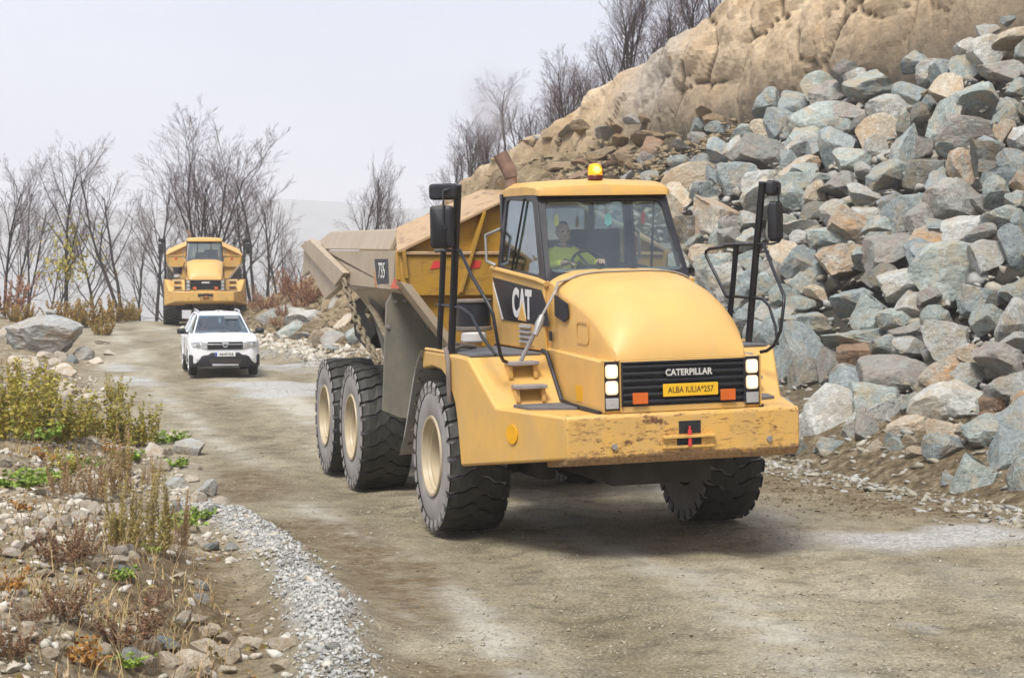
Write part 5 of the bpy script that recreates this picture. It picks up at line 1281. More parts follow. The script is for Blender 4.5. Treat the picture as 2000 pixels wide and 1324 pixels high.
# measured in two enlargements of the photograph: centre x, y, width, height, colour, landmark phrase
LA = [(1815,120,60,44,'b','the little blue block on the very top of the heap'),(1720,150,90,60,'p'),(1830,165,170,80,'t'),(1700,230,170,140,'p','the big pale boulder at the top edge'),(1870,245,90,80,'g'),(1630,310,140,140,'g'),
(1475,325,155,130,'p','the white-topped block standing on the crest'),(1780,320,190,95,'n'),(1535,395,72,62,'b'),(1855,400,120,85,'g'),(990,415,180,180,'n','the ridged brown boulder at the cliff foot'),(1170,390,225,160,'g','the broad green boulder at the cliff foot'),
(1365,430,150,130,'b'),(1465,430,95,80,'t'),(1690,440,210,160,'g'),(1830,490,120,110,'g'),(835,480,150,140,'b'),(1100,505,160,110,'n'),(1265,500,210,150,'p','the long two-toned boulder'),(1410,540,105,130,'d'),(1530,530,195,210,'g','the upright grey-green boulder'),
(1625,590,250,170,'n','the pinkish-topped brown boulder'),(765,560,110,160,'b'),(915,560,230,190,'g','the big rounded green boulder'),(1130,570,110,80,'d'),(1210,610,185,180,'t'),(1315,670,165,210,'b','the upright blue boulder'),(1800,590,90,95,'t'),(685,580,115,75,'t'),(385,580,75,85,'b'),
(480,590,115,55,'b'),(600,610,140,80,'g'),(690,690,255,175,'n','the big brown wedge'),(890,660,160,130,'p'),(1035,665,165,195,'b'),(1440,660,110,90,'n'),(1530,685,100,70,'g'),(1735,685,160,130,'b'),(1870,640,100,120,'p'),(500,690,150,140,'b'),(400,750,95,100,'b'),
(850,770,175,100,'o','the orange-capped boulder'),(1110,740,190,140,'g'),(1420,780,155,150,'d'),(1605,760,140,185,'o','the upright ochre boulder'),(1760,790,160,75,'d'),(1850,740,130,100,'b'),(335,810,240,130,'t','the long tan boulder beside the cab roof'),(460,800,80,115,'b'),(550,810,160,150,'b'),
(690,830,200,130,'p'),(880,840,260,130,'g','the long pale green boulder behind the mirror'),(1250,800,180,160,'g'),(1040,840,190,120,'n'),(1490,820,100,95,'g'),(1870,830,80,110,'o'),(300,920,160,160,'t'),(460,970,215,215,'o','the big orange-stained boulder'),(680,900,190,180,'p'),(830,900,160,140,'g'),
(925,895,95,115,'t'),(1160,890,155,115,'p'),(1545,910,220,210,'n','the pink-patched boulder'),(1760,880,140,150,'g'),(1860,920,100,90,'g'),(335,1050,140,170,'d','the dark boulder beside the windscreen'),(535,1045,105,135,'n'),(620,1010,90,80,'p'),(905,980,125,100,'d'),(1020,970,130,120,'p'),
(1160,970,150,80,'p'),(1340,970,220,160,'b','the broad blue-grey boulder'),(1405,1000,120,140,'n'),(1690,940,90,80,'n'),(1780,1000,160,120,'g'),(1860,1010,70,100,'b'),(1090,1030,190,160,'o'),(620,1100,120,110,'g'),(480,1110,90,100,'g'),(850,1050,200,100,'p'),(1220,1040,150,90,'g'),
(1440,1080,180,120,'o'),(1630,1070,210,150,'p','the pale notched boulder'),(1510,1030,130,70,'b'),(985,1090,180,100,'g'),(870,1115,140,100,'p'),(800,1180,175,160,'t'),(1040,1190,205,130,'o','the low ochre boulder'),(1255,1170,230,225,'n','the big grey-brown round boulder'),(1725,1170,155,160,'p'),(1850,1110,130,180,'b','the dark blue block'),
(1530,1215,350,260,'g','the huge flat-faced green boulder'),(890,1270,135,150,'g'),(460,1230,160,130,'g'),(420,1165,150,110,'t'),(600,1210,120,110,'b'),(570,1300,140,110,'p'),(700,1310,130,110,'g')]
LB = [(120,395,140,120,'g'),(205,520,230,150,'g','the broad green boulder beside the handrail'),(390,410,160,150,'b','the blue block'),(500,440,180,150,'g'),(650,425,135,125,'p'),(770,470,125,120,'g'),(620,335,180,120,'p'),(660,535,170,110,'n'),(590,485,140,90,'g'),(430,565,300,100,'g'),
(650,605,120,90,'p'),(410,640,150,100,'r','the rust-brown boulder'),(300,700,90,180,'n'),(555,600,130,100,'g'),(600,705,340,140,'n','the wide brown boulder'),(370,725,110,100,'n'),(830,670,230,180,'o','the big ochre boulder low in the heap'),(815,570,190,150,'p'),(930,640,150,80,'t'),(985,490,125,120,'g'),
(1085,490,140,200,'p','the pale boulder at the edge'),(1030,400,100,70,'d'),(960,395,180,170,'b'),(1050,655,220,130,'n'),(1095,590,110,80,'p'),(160,620,240,250,'b','the big blue boulder behind the fender'),(200,725,180,170,'d'),(285,905,325,300,'p','the huge pale boulder beside the bumper'),(500,840,210,170,'g','the green boulder with a flat top'),
(480,960,140,170,'n'),(820,845,290,215,'p','the white-topped boulder near the road'),(650,860,80,120,'g'),(710,890,70,80,'b'),(1005,855,100,110,'r'),(1080,790,170,150,'p'),(1125,860,70,140,'o'),(1070,920,120,80,'p'),(980,930,80,80,'r'),(900,960,100,55,'t'),(800,980,160,100,'t'),(640,960,160,90,'t','the flat tan stones'),
(575,1010,65,65,'b'),(600,1045,95,75,'g'),(655,1015,60,65,'t'),(500,1050,70,70,'t'),(300,1045,130,100,'b'),(690,1060,110,60,'t'),(960,1150,240,190,'g','the low grey-green boulder by the road'),(1085,1050,230,230,'b','the big blue-grey boulder by the road'),(1120,1190,110,220,'g'),(820,1195,65,60,'b'),(560,800,90,70,'n'),(720,800,90,60,'t'),(900,780,80,60,'g'),(30,470,120,110,'p'),(60,300,130,110,'n'),(180,430,110,80,'g')]
pile = []
for L_, (ox, oy, k) in ((LA, (1200, 0, 2.364)), (LB, (1480, 400, 2.206))):
    for q in L_: pile.append((ox + q[0] / k, oy + q[1] / k, q[2] / k, q[3] / k, q[4], q[5] if len(q) > 5 else None))
MARKS = [(p[0], p[1], p[5]) for p in pile if p[5]]
r_ = random.Random(11)
placed = []
def size_word(mx): return 'large' if mx > 75 else ('medium-sized' if mx > 48 else 'small')
def shape_word(w_, h_): return 'flat' if w_ > 1.65 * h_ else ('upright' if h_ > 1.12 * w_ else ('wide' if w_ > 1.3 * h_ else 'blocky'))
for i, (u, v, w_, h_, c, lm) in enumerate(pile):
    p = ground_at(u, v + h_ * .15)
    if p is None: continue
    s_, t_ = st(p.x, p.y)
    k = p.y / FPX; sx, sz = w_ * k / 2 * 1.2, h_ * k / 2 * 1.2; sy = .5 * (sx + sz) * r_.uniform(.85, 1.1)
    c3 = p + Vector((-TN[0], -TN[1], .5)) * (-.10 * sy)
    if lm: label = {'the': 'the'}.get('x', lm.replace('the ', '', 1)); used_labels.add(label)
    if lm:
        label = lm[4:]
        if len(label.split()) < 4: label = label + ' in the quarry heap'
        if 'boulder' not in label and 'block' not in label and 'stones' not in label: label = label.replace('wedge', 'wedge boulder')
    else: label = make_label('boulder', size_word(max(w_, h_)), COLW[c], shape_word(w_, h_), u, v, MARKS, rel_phrase, 'in the quarry heap')
    place_rock('boulder', ROCKS[(i * 7 + 3) % len(ROCKS)], c, c3, sx, sy, sz, (r_.uniform(-.2, .2), r_.uniform(-.3, .3), r_.choice((0, math.pi)) + r_.uniform(-.35, .35)), 'boulder', label, 'boulders in the quarry heap')
    placed.append((c3, max(sx, sz)))
# smaller boulders filling the gaps
n_fill = 0; tries = 0
while n_fill < 85 and tries < 6000:
    tries += 1
    u = r_.uniform(1300, 2010); v = r_.uniform(60, 900)
    p = ground_at(u, v)
    if p is None: continue
    s_, t_ = st(p.x, p.y)
    if s_ < .2 or s_ > 10.6 or t_ > 38 - 1.0 * max(0, s_ - 6) or t_ < -6: continue
    rad = r_.uniform(.22, .5)
    if any((p - q).length < .72 * rr + .55 * rad for q, rr in placed): continue
    c = r_.choice('gggggbbbbbpppntd'); a_, b_ = r_.uniform(.8, 1.35), r_.uniform(.7, 1.1)
    label = make_label('boulder', 'small', COLW[c], shape_word(a_, b_), u, v, MARKS, rel_phrase, 'wedged in a gap of the heap')
    place_rock('boulder', ROCKS[r_.randrange(len(ROCKS))], c, p, rad * a_, rad, rad * b_, (r_.uniform(-.5, .5), r_.uniform(-.5, .5), r_.uniform(0, 6.3)), 'boulder', label, 'boulders in the quarry heap')
    placed.append((p, rad)); n_fill += 1
# broken ochre rock on the slope above the cab and at the toe of the hill
HM = [(1060, 250, 'the upper edge of the rubble'), (1180, 270, 'the ochre rubble fan'), (1330, 330, 'the slope beside the long tan boulder'), (1080, 385, 'the roof of the nearest cab'), (640, 615, 'the rusty bush on the mound'), (720, 670, 'the rear wheel of the nearest truck'), (1130, 350, 'the beacon of the nearest truck'), (1000, 330, 'the exhaust pipe'), (1240, 300, 'the slope above the cab roof'), (1290, 215, 'the crack in the cliff foot'), (1390, 215, 'the ochre ledge'), (620, 650, 'the dump body tail'), (590, 665, 'the white car mirror'), (700, 640, 'the hanging chain')]
n_s = 0; tries = 0
while n_s < 70 and tries < 5000:
    tries += 1
    if n_s < 46: u, v = r_.uniform(1000, 1400), r_.uniform(225, 390)
    else: u, v = r_.uniform(540, 745), r_.uniform(590, 690)
    p = ground_at(u, v, 20)
    if p is None: continue
    s_, t_ = st(p.x, p.y)
    if s_ < .3 or s_ > 10.8 or t_ < 30: continue
    rad = r_.uniform(.2, .45) * (1.5 if v > 500 else 1)
    if any((p - q).length < .6 * rr + .6 * rad for q, rr in placed): continue
    c = r_.choice(['slab'] * 5 + ['n', 'r'] if v < 500 else ['t', 't', 'bank', 'slab', 'n', 'p', 'g'])
    a_, b_ = r_.uniform(.9, 1.7), r_.uniform(.3, .65)
    label = make_label('broken rock', size_word(rad * 105), COLW[c], shape_word(a_, b_), u, v, HM + MARKS, rel_phrase, 'in the rubble of the hillside')
    place_rock('broken_rock', ROCKS[r_.randrange(len(ROCKS))], c, p, rad * a_, rad, rad * b_, (r_.uniform(-.3, .3) - .5, r_.uniform(-.4, .4), r_.uniform(0, 6.3)), 'rock', label, 'broken rock on the hillside')
    placed.append((p, rad)); n_s += 1

# ------------------------------------------------------------------ loose stuff: rubble, gravel, pebbles (one mesh each)
def scatter_mesh(name, pts, radii, m, seed, flat=.7, sub=1, face_var=10):
    rg = np.random.RandomState(seed)
    base = []
    for k in range(face_var):
        bm = bmesh.new(); bmesh.ops.create_icosphere(bm, subdivisions=sub, radius=1)
        P = np.array([v.co[:] for v in bm.verts]); F_ = np.array([[v.index for v in f.verts] for f in bm.faces]); bm.free()
        for _ in range(7):
            n = rg.normal(size=3); n /= np.linalg.norm(n); q = P @ n - rg.uniform(.15, .62); P = P - np.where(q > 0, q, 0)[:, None] * n
        base.append((P * rg.uniform(.72, 1.28, P.shape) * np.array([rg.uniform(.8, 1.4), 1, rg.uniform(.7, 1.1)]), F_))
    V_, Fa = [], []; off = 0
    for i in range(len(pts)):
        P, F_ = base[rg.randint(face_var)]
        a, b = rg.uniform(0, 6.28), rg.uniform(-.5, .5)
        ca, sa, cb, sb = math.cos(a), math.sin(a), math.cos(b), math.sin(b)
        Q = P * np.array([rg.uniform(.8, 1.5), 1, flat * rg.uniform(.7, 1.2)]) * radii[i]
        Q = Q @ np.array([[cb, 0, -sb], [0, 1, 0], [sb, 0, cb]]) @ np.array([[ca, sa, 0], [-sa, ca, 0], [0, 0, 1]])
        V_.append(Q + pts[i]); Fa.append(F_ + off); off += len(P)
    V_ = np.concatenate(V_); Fa = np.concatenate(Fa)
    me = bpy.data.meshes.new(name)
    me.vertices.add(len(V_)); me.vertices.foreach_set('co', V_.astype(np.float32).ravel())
    me.loops.add(Fa.size); me.loops.foreach_set('vertex_index', Fa.astype(np.int32).ravel())
    me.polygons.add(len(Fa)); me.polygons.foreach_set('loop_start', np.arange(0, Fa.size, 3, dtype=np.int32))
    me.update(calc_edges=True); me.materials.append(mat[m])
    return tag(link(name, me), kind='stuff')
def pebble_mat(name, cs, sc_):
    m = M(name); v = m.voro(sc_, m.co(), 'F1', 'Color')
    c = m.ramp(v, [(k / (len(cs) - 1), q) for k, q in enumerate(cs)])
    c = m.mix(1.0, c, m.ramp(m.noise(30, 5, .7), [(.3, .7), (.7, 1.2)]), 'MULTIPLY')
    return m.set(c, .9, 0, m.bump(m.noise(60, 4), .4, .006), .2)
mat['peb_gravel'] = pebble_mat('crushed_grey_stone', [(.22, .22, .205), (.38, .38, .36), (.52, .52, .49), (.34, .31, .26)], 14)
mat['peb_road'] = pebble_mat('road_pebbles', [(.2, .16, .10), (.42, .38, .30), (.30, .255, .18), (.52, .49, .42)], 9)
mat['peb_bank'] = pebble_mat('bank_pebbles', [(.30, .25, .17), (.52, .48, .40), (.60, .57, .50), (.40, .34, .25), (.46, .48, .47)], 7)
mat['peb_rubble'] = pebble_mat('ochre_rubble', [(.17, .13, .075), (.31, .245, .155), (.235, .18, .105), (.38, .31, .215)], 2.5)
mat['peb_heap'] = pebble_mat('grey_rubble', [(.20, .20, .18), (.42, .42, .39), (.30, .27, .21), (.50, .47, .40)], 2.5)
rg = np.random.RandomState(5)
def on_ground(X, Y, lift=0.0): return np.stack([X, Y, ground_z(X, Y) + lift], -1)
# gravel windrow along the left edge
n = 9000; Yg = 12 + 11.5 * rg.rand(n) ** 1.15; dg = rg.normal(.42, .14, n); Xg = edge_x(Yg) - dg
scatter_mesh('gravel', on_ground(Xg, Yg, .008), .008 + .036 * rg.rand(n) ** 3.5, 'peb_gravel', 1)
# pebbles on the road
n = 24000; Yg = 12.6 + 34 * rg.rand(n) ** 2.0; Xg = edge_x(Yg) + (-.3 + rg.rand(n) ** 1.0 * (9.5 + .12 * Yg))
keep = n2(Xg, Yg, .7, 3, 81) + .8 * rg.rand(n) > .25
Xg, Yg = Xg[keep], Yg[keep]
scatter_mesh('road_pebbles', on_ground(Xg, Yg, .004), .006 + .022 * rg.rand(len(Xg)) ** 4, 'peb_road', 2)
# pebbles and clods on the bank
n = 26000; Yg = 8.5 + 40 * rg.rand(n) ** 1.7; Xg = edge_x(Yg) - (.4 + rg.rand(n) ** 1.2 * (5.5 + .1 * Yg))
keep = (n2(Xg, Yg, .45, 3, 83) + 1.1 * rg.rand(n) > .35) & ~((edge_x(Yg) - Xg < 2.2) & (Yg < 17.6) & (rg.rand(n) > .22))
Xg, Yg = Xg[keep], Yg[keep]
scatter_mesh('bank_pebbles', on_ground(Xg, Yg, .01), .013 + .095 * rg.rand(len(Xg)) ** 4.5, 'peb_bank', 3)
def on_hill(S, T_, lift=0.0, sink=0):
    X, Y = xy(S, T_); return np.stack([X, Y, hill_z(S, T_) + lift], -1)
n = 9500; Sg = .2 + 10.3 * rg.rand(n); Tg = 28 + 40 * rg.rand(n)
scatter_mesh('hillside_rubble', on_hill(Sg, Tg, -.02), .05 + .20 * rg.rand(n) ** 3, 'peb_rubble', 4)
n = 6500; Sg = -.3 + 10.6 * rg.rand(n) ** 1.1; Tg = -8 + 42 * rg.rand(n)
scatter_mesh('heap_rubble', on_hill(Sg, Tg, -.22), .07 + .22 * rg.rand(n) ** 2.5, 'peb_heap', 5)
# small stones spilled at the toe of the heap
n = 3000; Tg = -6 + 46 * rg.rand(n); Sg = -.1 - 1.4 * np.abs(rg.normal(0, .45, n)); X, Y = xy(Sg, Tg)
scatter_mesh('toe_rubble', on_ground(X, Y, .01), .02 + .10 * rg.rand(n) ** 3, 'peb_heap', 6)
n = 3200; Tg = -6 + 42 * rg.rand(n); Sg = -.2 + 2.6 * rg.rand(n) ** 1.3
scatter_mesh('toe_chips', on_hill(Sg, Tg, -.01), .02 + .14 * rg.rand(n) ** 3, 'peb_heap', 13)
n = 1500; Tg = 34 + 26 * rg.rand(n); Sg = .9 - 1.6 * np.abs(rg.normal(0, .5, n)); X, Y = xy(Sg, Tg)
scatter_mesh('toe_stones', np.stack([X, Y, np.maximum(ground_z(X, Y), hill_z(Sg, Tg))], -1), .03 + .2 * rg.rand(n) ** 3, 'peb_bank', 7)
n = 5000; Yg = 12.6 + 26 * rg.rand(n) ** 1.8; Xg = edge_x(Yg) + .1 + rg.rand(n) * (8 + .1 * Yg)
mat['peb_dark'] = pebble_mat('dark_clods', [(.07, .055, .035), (.14, .11, .07), (.2, .165, .11)], 9)
keep = n2(Xg, Yg, .9, 3, 85) > .12
scatter_mesh('dark_clods', on_ground(Xg[keep], Yg[keep], .0), .005 + .022 * rg.rand(int(keep.sum())) ** 4, 'peb_dark', 12)
# clods on the brown shoulder
n = 2200; Yg = 21.5 + 7.5 * rg.rand(n); Xg = 4.4 - .33 * (Yg - 24.4) + rg.normal(0, .9, n)
mat['peb_soil'] = pebble_mat('brown_clods', [(.07, .048, .027), (.16, .12, .07), (.24, .19, .12)], 8)
scatter_mesh('brown_clods', on_ground(Xg, Yg, .0), .012 + .04 * rg.rand(n) ** 3, 'peb_soil', 8)

# load of rock in the truck, level with the side boards and peaked behind the cab
def load_heap(root_m, label):
    n1, n2_ = 70, 44
    xs, ys = np.meshgrid(np.linspace(-7.2, -1.05, n1), np.linspace(-1.5, 1.5, n2_))
    z = 3.25 + (.80 * np.exp(-((xs + 2.1) / 1.1) ** 2) - .0) * np.exp(-(ys / 1.0) ** 2) * 1.0 + .12 * n2(xs, ys, 1.4, 4, 90) - .25 * sstep(-5, -7, xs)
    z = z - .35 * sstep(1.2, 1.5, np.abs(ys))
    me = grid_mesh('load', xs, ys, z); me.materials.append(mat['slab'])
    o = link('rock_load', me); o.matrix_world = root_m @ REAR
    tag(o, label, 'rock load')
    for k, (x, y, zz, rr) in enumerate(((-2.2, -.72, 3.55, .16), (-1.9, -.2, 4.0, .2), (-2.6, .2, 3.9, .24), (-1.7, .4, 3.85, .2), (-3.2, -.3, 3.5, .22), (-1.62, -.9, 3.42, .13))):
        q = link('stone', SMALL[k], o); q.location = (x, y, zz); q.scale = (rr * 1.2, rr, rr * .8); q.rotation_euler = (k, k * 2, k * 3)
        q.material_slots[0].link = 'OBJECT'; q.material_slots[0].material = mat['slab']
load_heap(TW, 'heap of ochre rubble loaded in the nearest dump truck body')

# ------------------------------------------------------------------ stones on the bank beside the road
BANK = [(12,909,24,22),(82,961,33,17),(118,897,26,18),(142,895,30,16),(171,987,30,22),(126,993,28,14),(122,1015,36,26,'bank','the pale stone block among the reddish weeds'),(77,1013,24,22),(49,1023,28,22),(65,1046,38,26),(92,1029,34,26),(35,1068,32,24),(20,1084,38,20),(8,1034,18,20),(184,993,28,24),(157,1011,34,26),(181,1019,26,26),(224,995,30,26),(256,995,22,30),
(257,887,50,30),(298,883,48,36,'bank','the long pale stone among the green plants'),(369,877,58,34,'p','the pale double stone at the road edge'),(326,883,20,20),(310,913,36,26,'t'),(347,944,46,28,'p'),(375,936,26,18),(381,913,26,18),(404,958,38,40,'p','the white angular stone at the road edge'),(386,973,28,30),(367,972,28,14),(345,993,26,20,'b'),(341,975,24,12),(418,995,28,18,'b'),(430,979,30,16),(396,1038,28,18),(390,1058,36,18),(412,1072,32,14,'b'),(453,1072,26,20,'p'),(357,854,20,16),(337,852,36,16),(249,922,24,14),(255,942,32,18),
(217,1078,30,20),(235,1083,28,26),(253,1074,22,18),(258,1090,22,16),(42,1148,38,34,'t'),(87,1133,30,20,'t'),(61,1115,28,16),(234,1100,34,22),(245,1115,32,16,'b'),(199,1124,16,14),(52,1237,30,36,'t','the upright yellowish stone near the picture corner'),(99,1281,32,22,'t'),(118,1266,20,18),(203,1273,22,28),
(292,1259,40,36),(321,1262,50,26,'b'),(284,1296,42,40,'t'),(258,1299,36,34,'p'),(327,1296,44,34,'t'),(384,1296,84,46,'t','the biggest tan stone of the front pile'),(452,1285,48,40,'t'),(401,1265,64,26,'t'),(441,1251,34,24),(418,1235,30,16),(404,1245,40,18),(481,1262,48,20,'t'),(509,1257,34,24,'t'),(549,1265,50,32,'t','the reddish tan stone at the end of the front pile'),(549,1300,36,26),(444,1314,34,18),(350,1318,40,24),(398,1321,36,18),(392,1143,28,20,'p','the pale stone in the dark soil'),(392,1168,30,20,'p'),(389,1211,32,18),(350,1214,40,32,'bank'),(532,1228,28,14),(649,1265,28,22,'p'),(671,1163,20,26),(596,1075,20,16,'t'),
(8,659,18,40),(160,692,44,28,'n'),(54,710,64,32,'bank','the slanting slab in front of the big boulder'),(125,723,48,24),(141,702,24,20,'b'),(117,697,24,17),(92,695,36,15),(106,708,24,17),(122,754,36,18,'t'),(139,762,34,22),(130,776,24,24),(169,778,30,18),(190,784,34,15),(60,773,30,16),(200,668,26,12),(215,690,24,12),(187,705,30,14),(30,740,30,20)]
BM = [(q[0], q[1], q[5]) for q in BANK if len(q) > 5] + [(73, 655, 'the big boulder by the bushes'), (560, 1130, 'the grey gravel strip'), (300, 1010, 'the tall dry weeds'), (120, 1170, 'the reddish dead bush')]
r_ = random.Random(21)
bank_placed = []
for i, q in enumerate(BANK):
    u, v, w_, h_ = q[:4]; c = q[4] if len(q) > 4 else 'bank'; c = 'f' if c in ('t', 'bank') and v > 1225 else c; lm = q[5] if len(q) > 5 else None
    p = ground_at(u, v + h_ * .3, 6)
    if p is None: continue
    k = p.y / FPX; sx, sz = w_ * k / 2 * 1.15, h_ * k / 2 * 1.25; sy = .5 * (sx + sz) * r_.uniform(.9, 1.25)
    if lm: label = lm[4:]
    else: label = make_label('stone', 'large' if w_ > 40 else ('medium-sized' if w_ > 27 else 'small'), COLW[c], shape_word(w_, h_), u, v, BM, rel_bank, 'on the bank')
    place_rock('stone', ROCKS[(i * 5 + 1) % len(ROCKS)] if w_ > 30 else SMALL[i % len(SMALL)], c, p + Vector((0, 0, sz * .35)), sx, sy, sz, (r_.uniform(-.2, .2), r_.uniform(-.25, .25), r_.choice((0, math.pi)) + r_.uniform(-.4, .4)), 'stone', label, 'stones on the roadside bank')
    bank_placed.append(p)
# big boulder by the bushes, with a small stone on top
p = ground_at(73, 690, 20)
k = p.y / FPX
bigp = p + Vector((0, .9, 38 * k))
big = rock_mesh('big_boulder', 212, 5, 9, rough=.03)
mat['bg'] = rock('weathered_boulder', (.28, .295, .29), (.44, .455, .445), (.30, .22, .14), .35)
place_rock('boulder', big, 'bg', bigp - Vector((0, 0, 8 * k)), 78 * k, 1.1, 48 * k, (.12, .06, .15), 'boulder', 'big blue-grey boulder with brown underside lying beside the bushes', 'boulders on the bank')
place_rock('stone', SMALL[3], 'p', bigp + Vector((14 * k, -.1, 39 * k)), .17, .16, .12, (0, .2, .4), 'stone', 'small pale stone perched on top of the big boulder', 'stones on the roadside bank')

# ------------------------------------------------------------------ plants
def leafy(name, cols_, sc_=23, rough=.7):
    m = M(name)
    v = m.voro(sc_, m.co(), 'F1', 'Color')
    sep = m.n('ShaderNodeSeparateColor'); m.l(v, sep.inputs[0])
    c = m.ramp(sep.outputs[0], [(k / (len(cols_) - 1), q) for k, q in enumerate(cols_)])
    c = m.mix(1.0, c, m.ramp(m.noise(2.5, 3), [(.3, .75), (.7, 1.2)]), 'MULTIPLY')
    m.set(c, rough, spec=.25)
    m.b.inputs['Subsurface Weight'].default_value = 0
    return m.m
mat['leaf_green'] = leafy('green_leaves', [(.13, .25, .04), (.22, .34, .06), (.34, .38, .06), (.15, .28, .08)])
mat['leaf_yellow'] = leafy('yellow_green_leaves', [(.26, .27, .045), (.42, .36, .06), (.33, .32, .07), (.48, .32, .07), (.18, .22, .045)])
mat['leaf_orange'] = leafy('orange_leaves', [(.42, .17, .03), (.30, .12, .04), (.45, .27, .05), (.24, .15, .06)])
mat['weed_olive'] = leafy('olive_weed', [(.34, .28, .08), (.47, .37, .12), (.42, .33, .15), (.28, .25, .07)], 40)
mat['weed_tan'] = leafy('dry_tan_weed', [(.40, .27, .14), (.50, .36, .20), (.34, .22, .11), (.45, .33, .17)], 40)
mat['weed_red'] = leafy('reddish_dead_weed', [(.20, .10, .06), (.27, .15, .08), (.16, .09, .05), (.33, .21, .12)], 40)
mat['bush_rust'] = leafy('rust_bush_leaves', [(.36, .16, .09), (.26, .13, .09), (.44, .23, .10), (.24, .15, .11)], 12)
mat['bush_gold'] = leafy('golden_bush_leaves', [(.40, .30, .07), (.46, .27, .08), (.30, .27, .08), (.36, .2, .08)], 12)
mat['bark'] = plain('grey_brown_bark', (.034, .028, .027), .95, var=.35, scale=5)
mat['twig'] = plain('purplish_twigs', (.10, .064, .064), .95, var=.3, scale=3)
mat['twig_far'] = plain('dull_purple_twigs', (.125, .10, .102), .95, var=.3, scale=3)
mat['stem'] = plain('dry_stems', (.22, .15, .09), .9, var=.3, scale=9)
def leaf_quad(b, p, d, ln, wd, rr):
    d = d.normalized(); s_ = d.cross(Vector((rr.gauss(0, 1), rr.gauss(0, 1), rr.gauss(0, 1)))).normalized() * wd
    tip = p + d * ln + Vector((0, 0, -.18 * ln)); mid = p + d * ln * .5
    b.add([p, mid + s_, tip, mid - s_], [(0, 1, 2, 3)])
def plant_parts(seed, stems, height, spread, leaf, nleaf, lean=.25, lw=.3, feather=0, start=.1, stem_r=.006):
    """meshes for stems and leaves of one plant, base at the origin"""
    rr = random.Random(seed); sb, lb = MB(), MB()
    for k in range(stems):
        a = rr.uniform(0, 6.283); r0 = spread * math.sqrt(rr.random()) * .6
        p = Vector((r0 * math.cos(a), r0 * math.sin(a), -.03)); h = height * rr.uniform(.38, 1.08)
        d = Vector((math.cos(a) * lean * rr.uniform(.2, 1.3), math.sin(a) * lean * rr.uniform(.2, 1.3), 1)).normalized()
        pts = [p]; nseg = 5
        for q in range(nseg):
            d = (d + Vector((rr.gauss(0, .07), rr.gauss(0, .07), rr.gauss(0, .03)))).normalized(); p = p + d * h / nseg; pts.append(p)
        sb.tube(pts, [stem_r * (1 - .7 * q / nseg) for q in range(nseg + 1)], 3, False)
        for q in range(nleaf):
            f = start + (1 - start) * rr.random() ** .8; i = min(int(f * nseg), nseg - 1); pp = pts[i].lerp(pts[i + 1], f * nseg - i)
            aa = rr.uniform(0, 6.283); el = rr.uniform(.1, .8) if not feather else rr.uniform(.5, 1.1)
            dd = Vector((math.cos(aa) * math.cos(el), math.sin(aa) * math.cos(el), math.sin(el)))
            ln = leaf * rr.uniform(.6, 1.3) * (1.15 - .55 * f)
            leaf_quad(lb, pp, dd, ln, ln * lw, rr)
    return sb.me('stems'), lb.me('leaves')
PLANTS = {}
def plant(kind, label, u, v, h_px, group, seed=0, wide=1.0, name=None):
    spec = {'weed_olive': ('dry_weed', 12, 1.0, .26, .08, 170, .10, .11, 1, .12, .004), 'weed_tan': ('dry_weed', 15, 1.0, .36, .075, 130, .13, .11, 1, .15, .004), 'weed_red': ('dead_bush', 34, 1.0, .36, .07, 44, .62, .28, 0, .25, .004),
            'leaf_yellow': ('leafy_plant', 24, 1.0, .55, .10, 52, .34, .27, 0, .08, .005), 'leaf_green': ('low_green_plant', 26, 1.0, .95, .30, 10, .9, .46, 0, .3, .004), 'leaf_orange': ('autumn_plant', 12, 1.0, .55, .26, 9, .8, .42, 0, .3, .005),
            'bush_rust': ('bush', 44, 1.0, .6, .06, 60, .65, .4, 0, .25, .006), 'bush_gold': ('bush', 44, 1.0, .7, .085, 90, .55, .4, 0, .12, .006)}[kind]
    key = (kind, seed % 4)
    p = ground_at(u, v, 5)
    if p is None: return
    if key not in PLANTS:
        sm, lm = plant_parts(hash(kind) % 1000 * 0 + sum(map(ord, kind)) + seed % 4, *spec[1:]); sm.materials.append(mat['stem']); lm.materials.append(mat[kind]); PLANTS[key] = (sm, lm)
    t = thing(name or spec[0], label, 'bush' if 'bush' in spec[0] else 'plant', p, (seed * 2.399) % 6.283, group)
    h = h_px * p.y / FPX; t.scale = (h * wide, h * wide, h)
    link('stem', PLANTS[key][0], t); link('foliage', PLANTS[key][1], t)
    return t
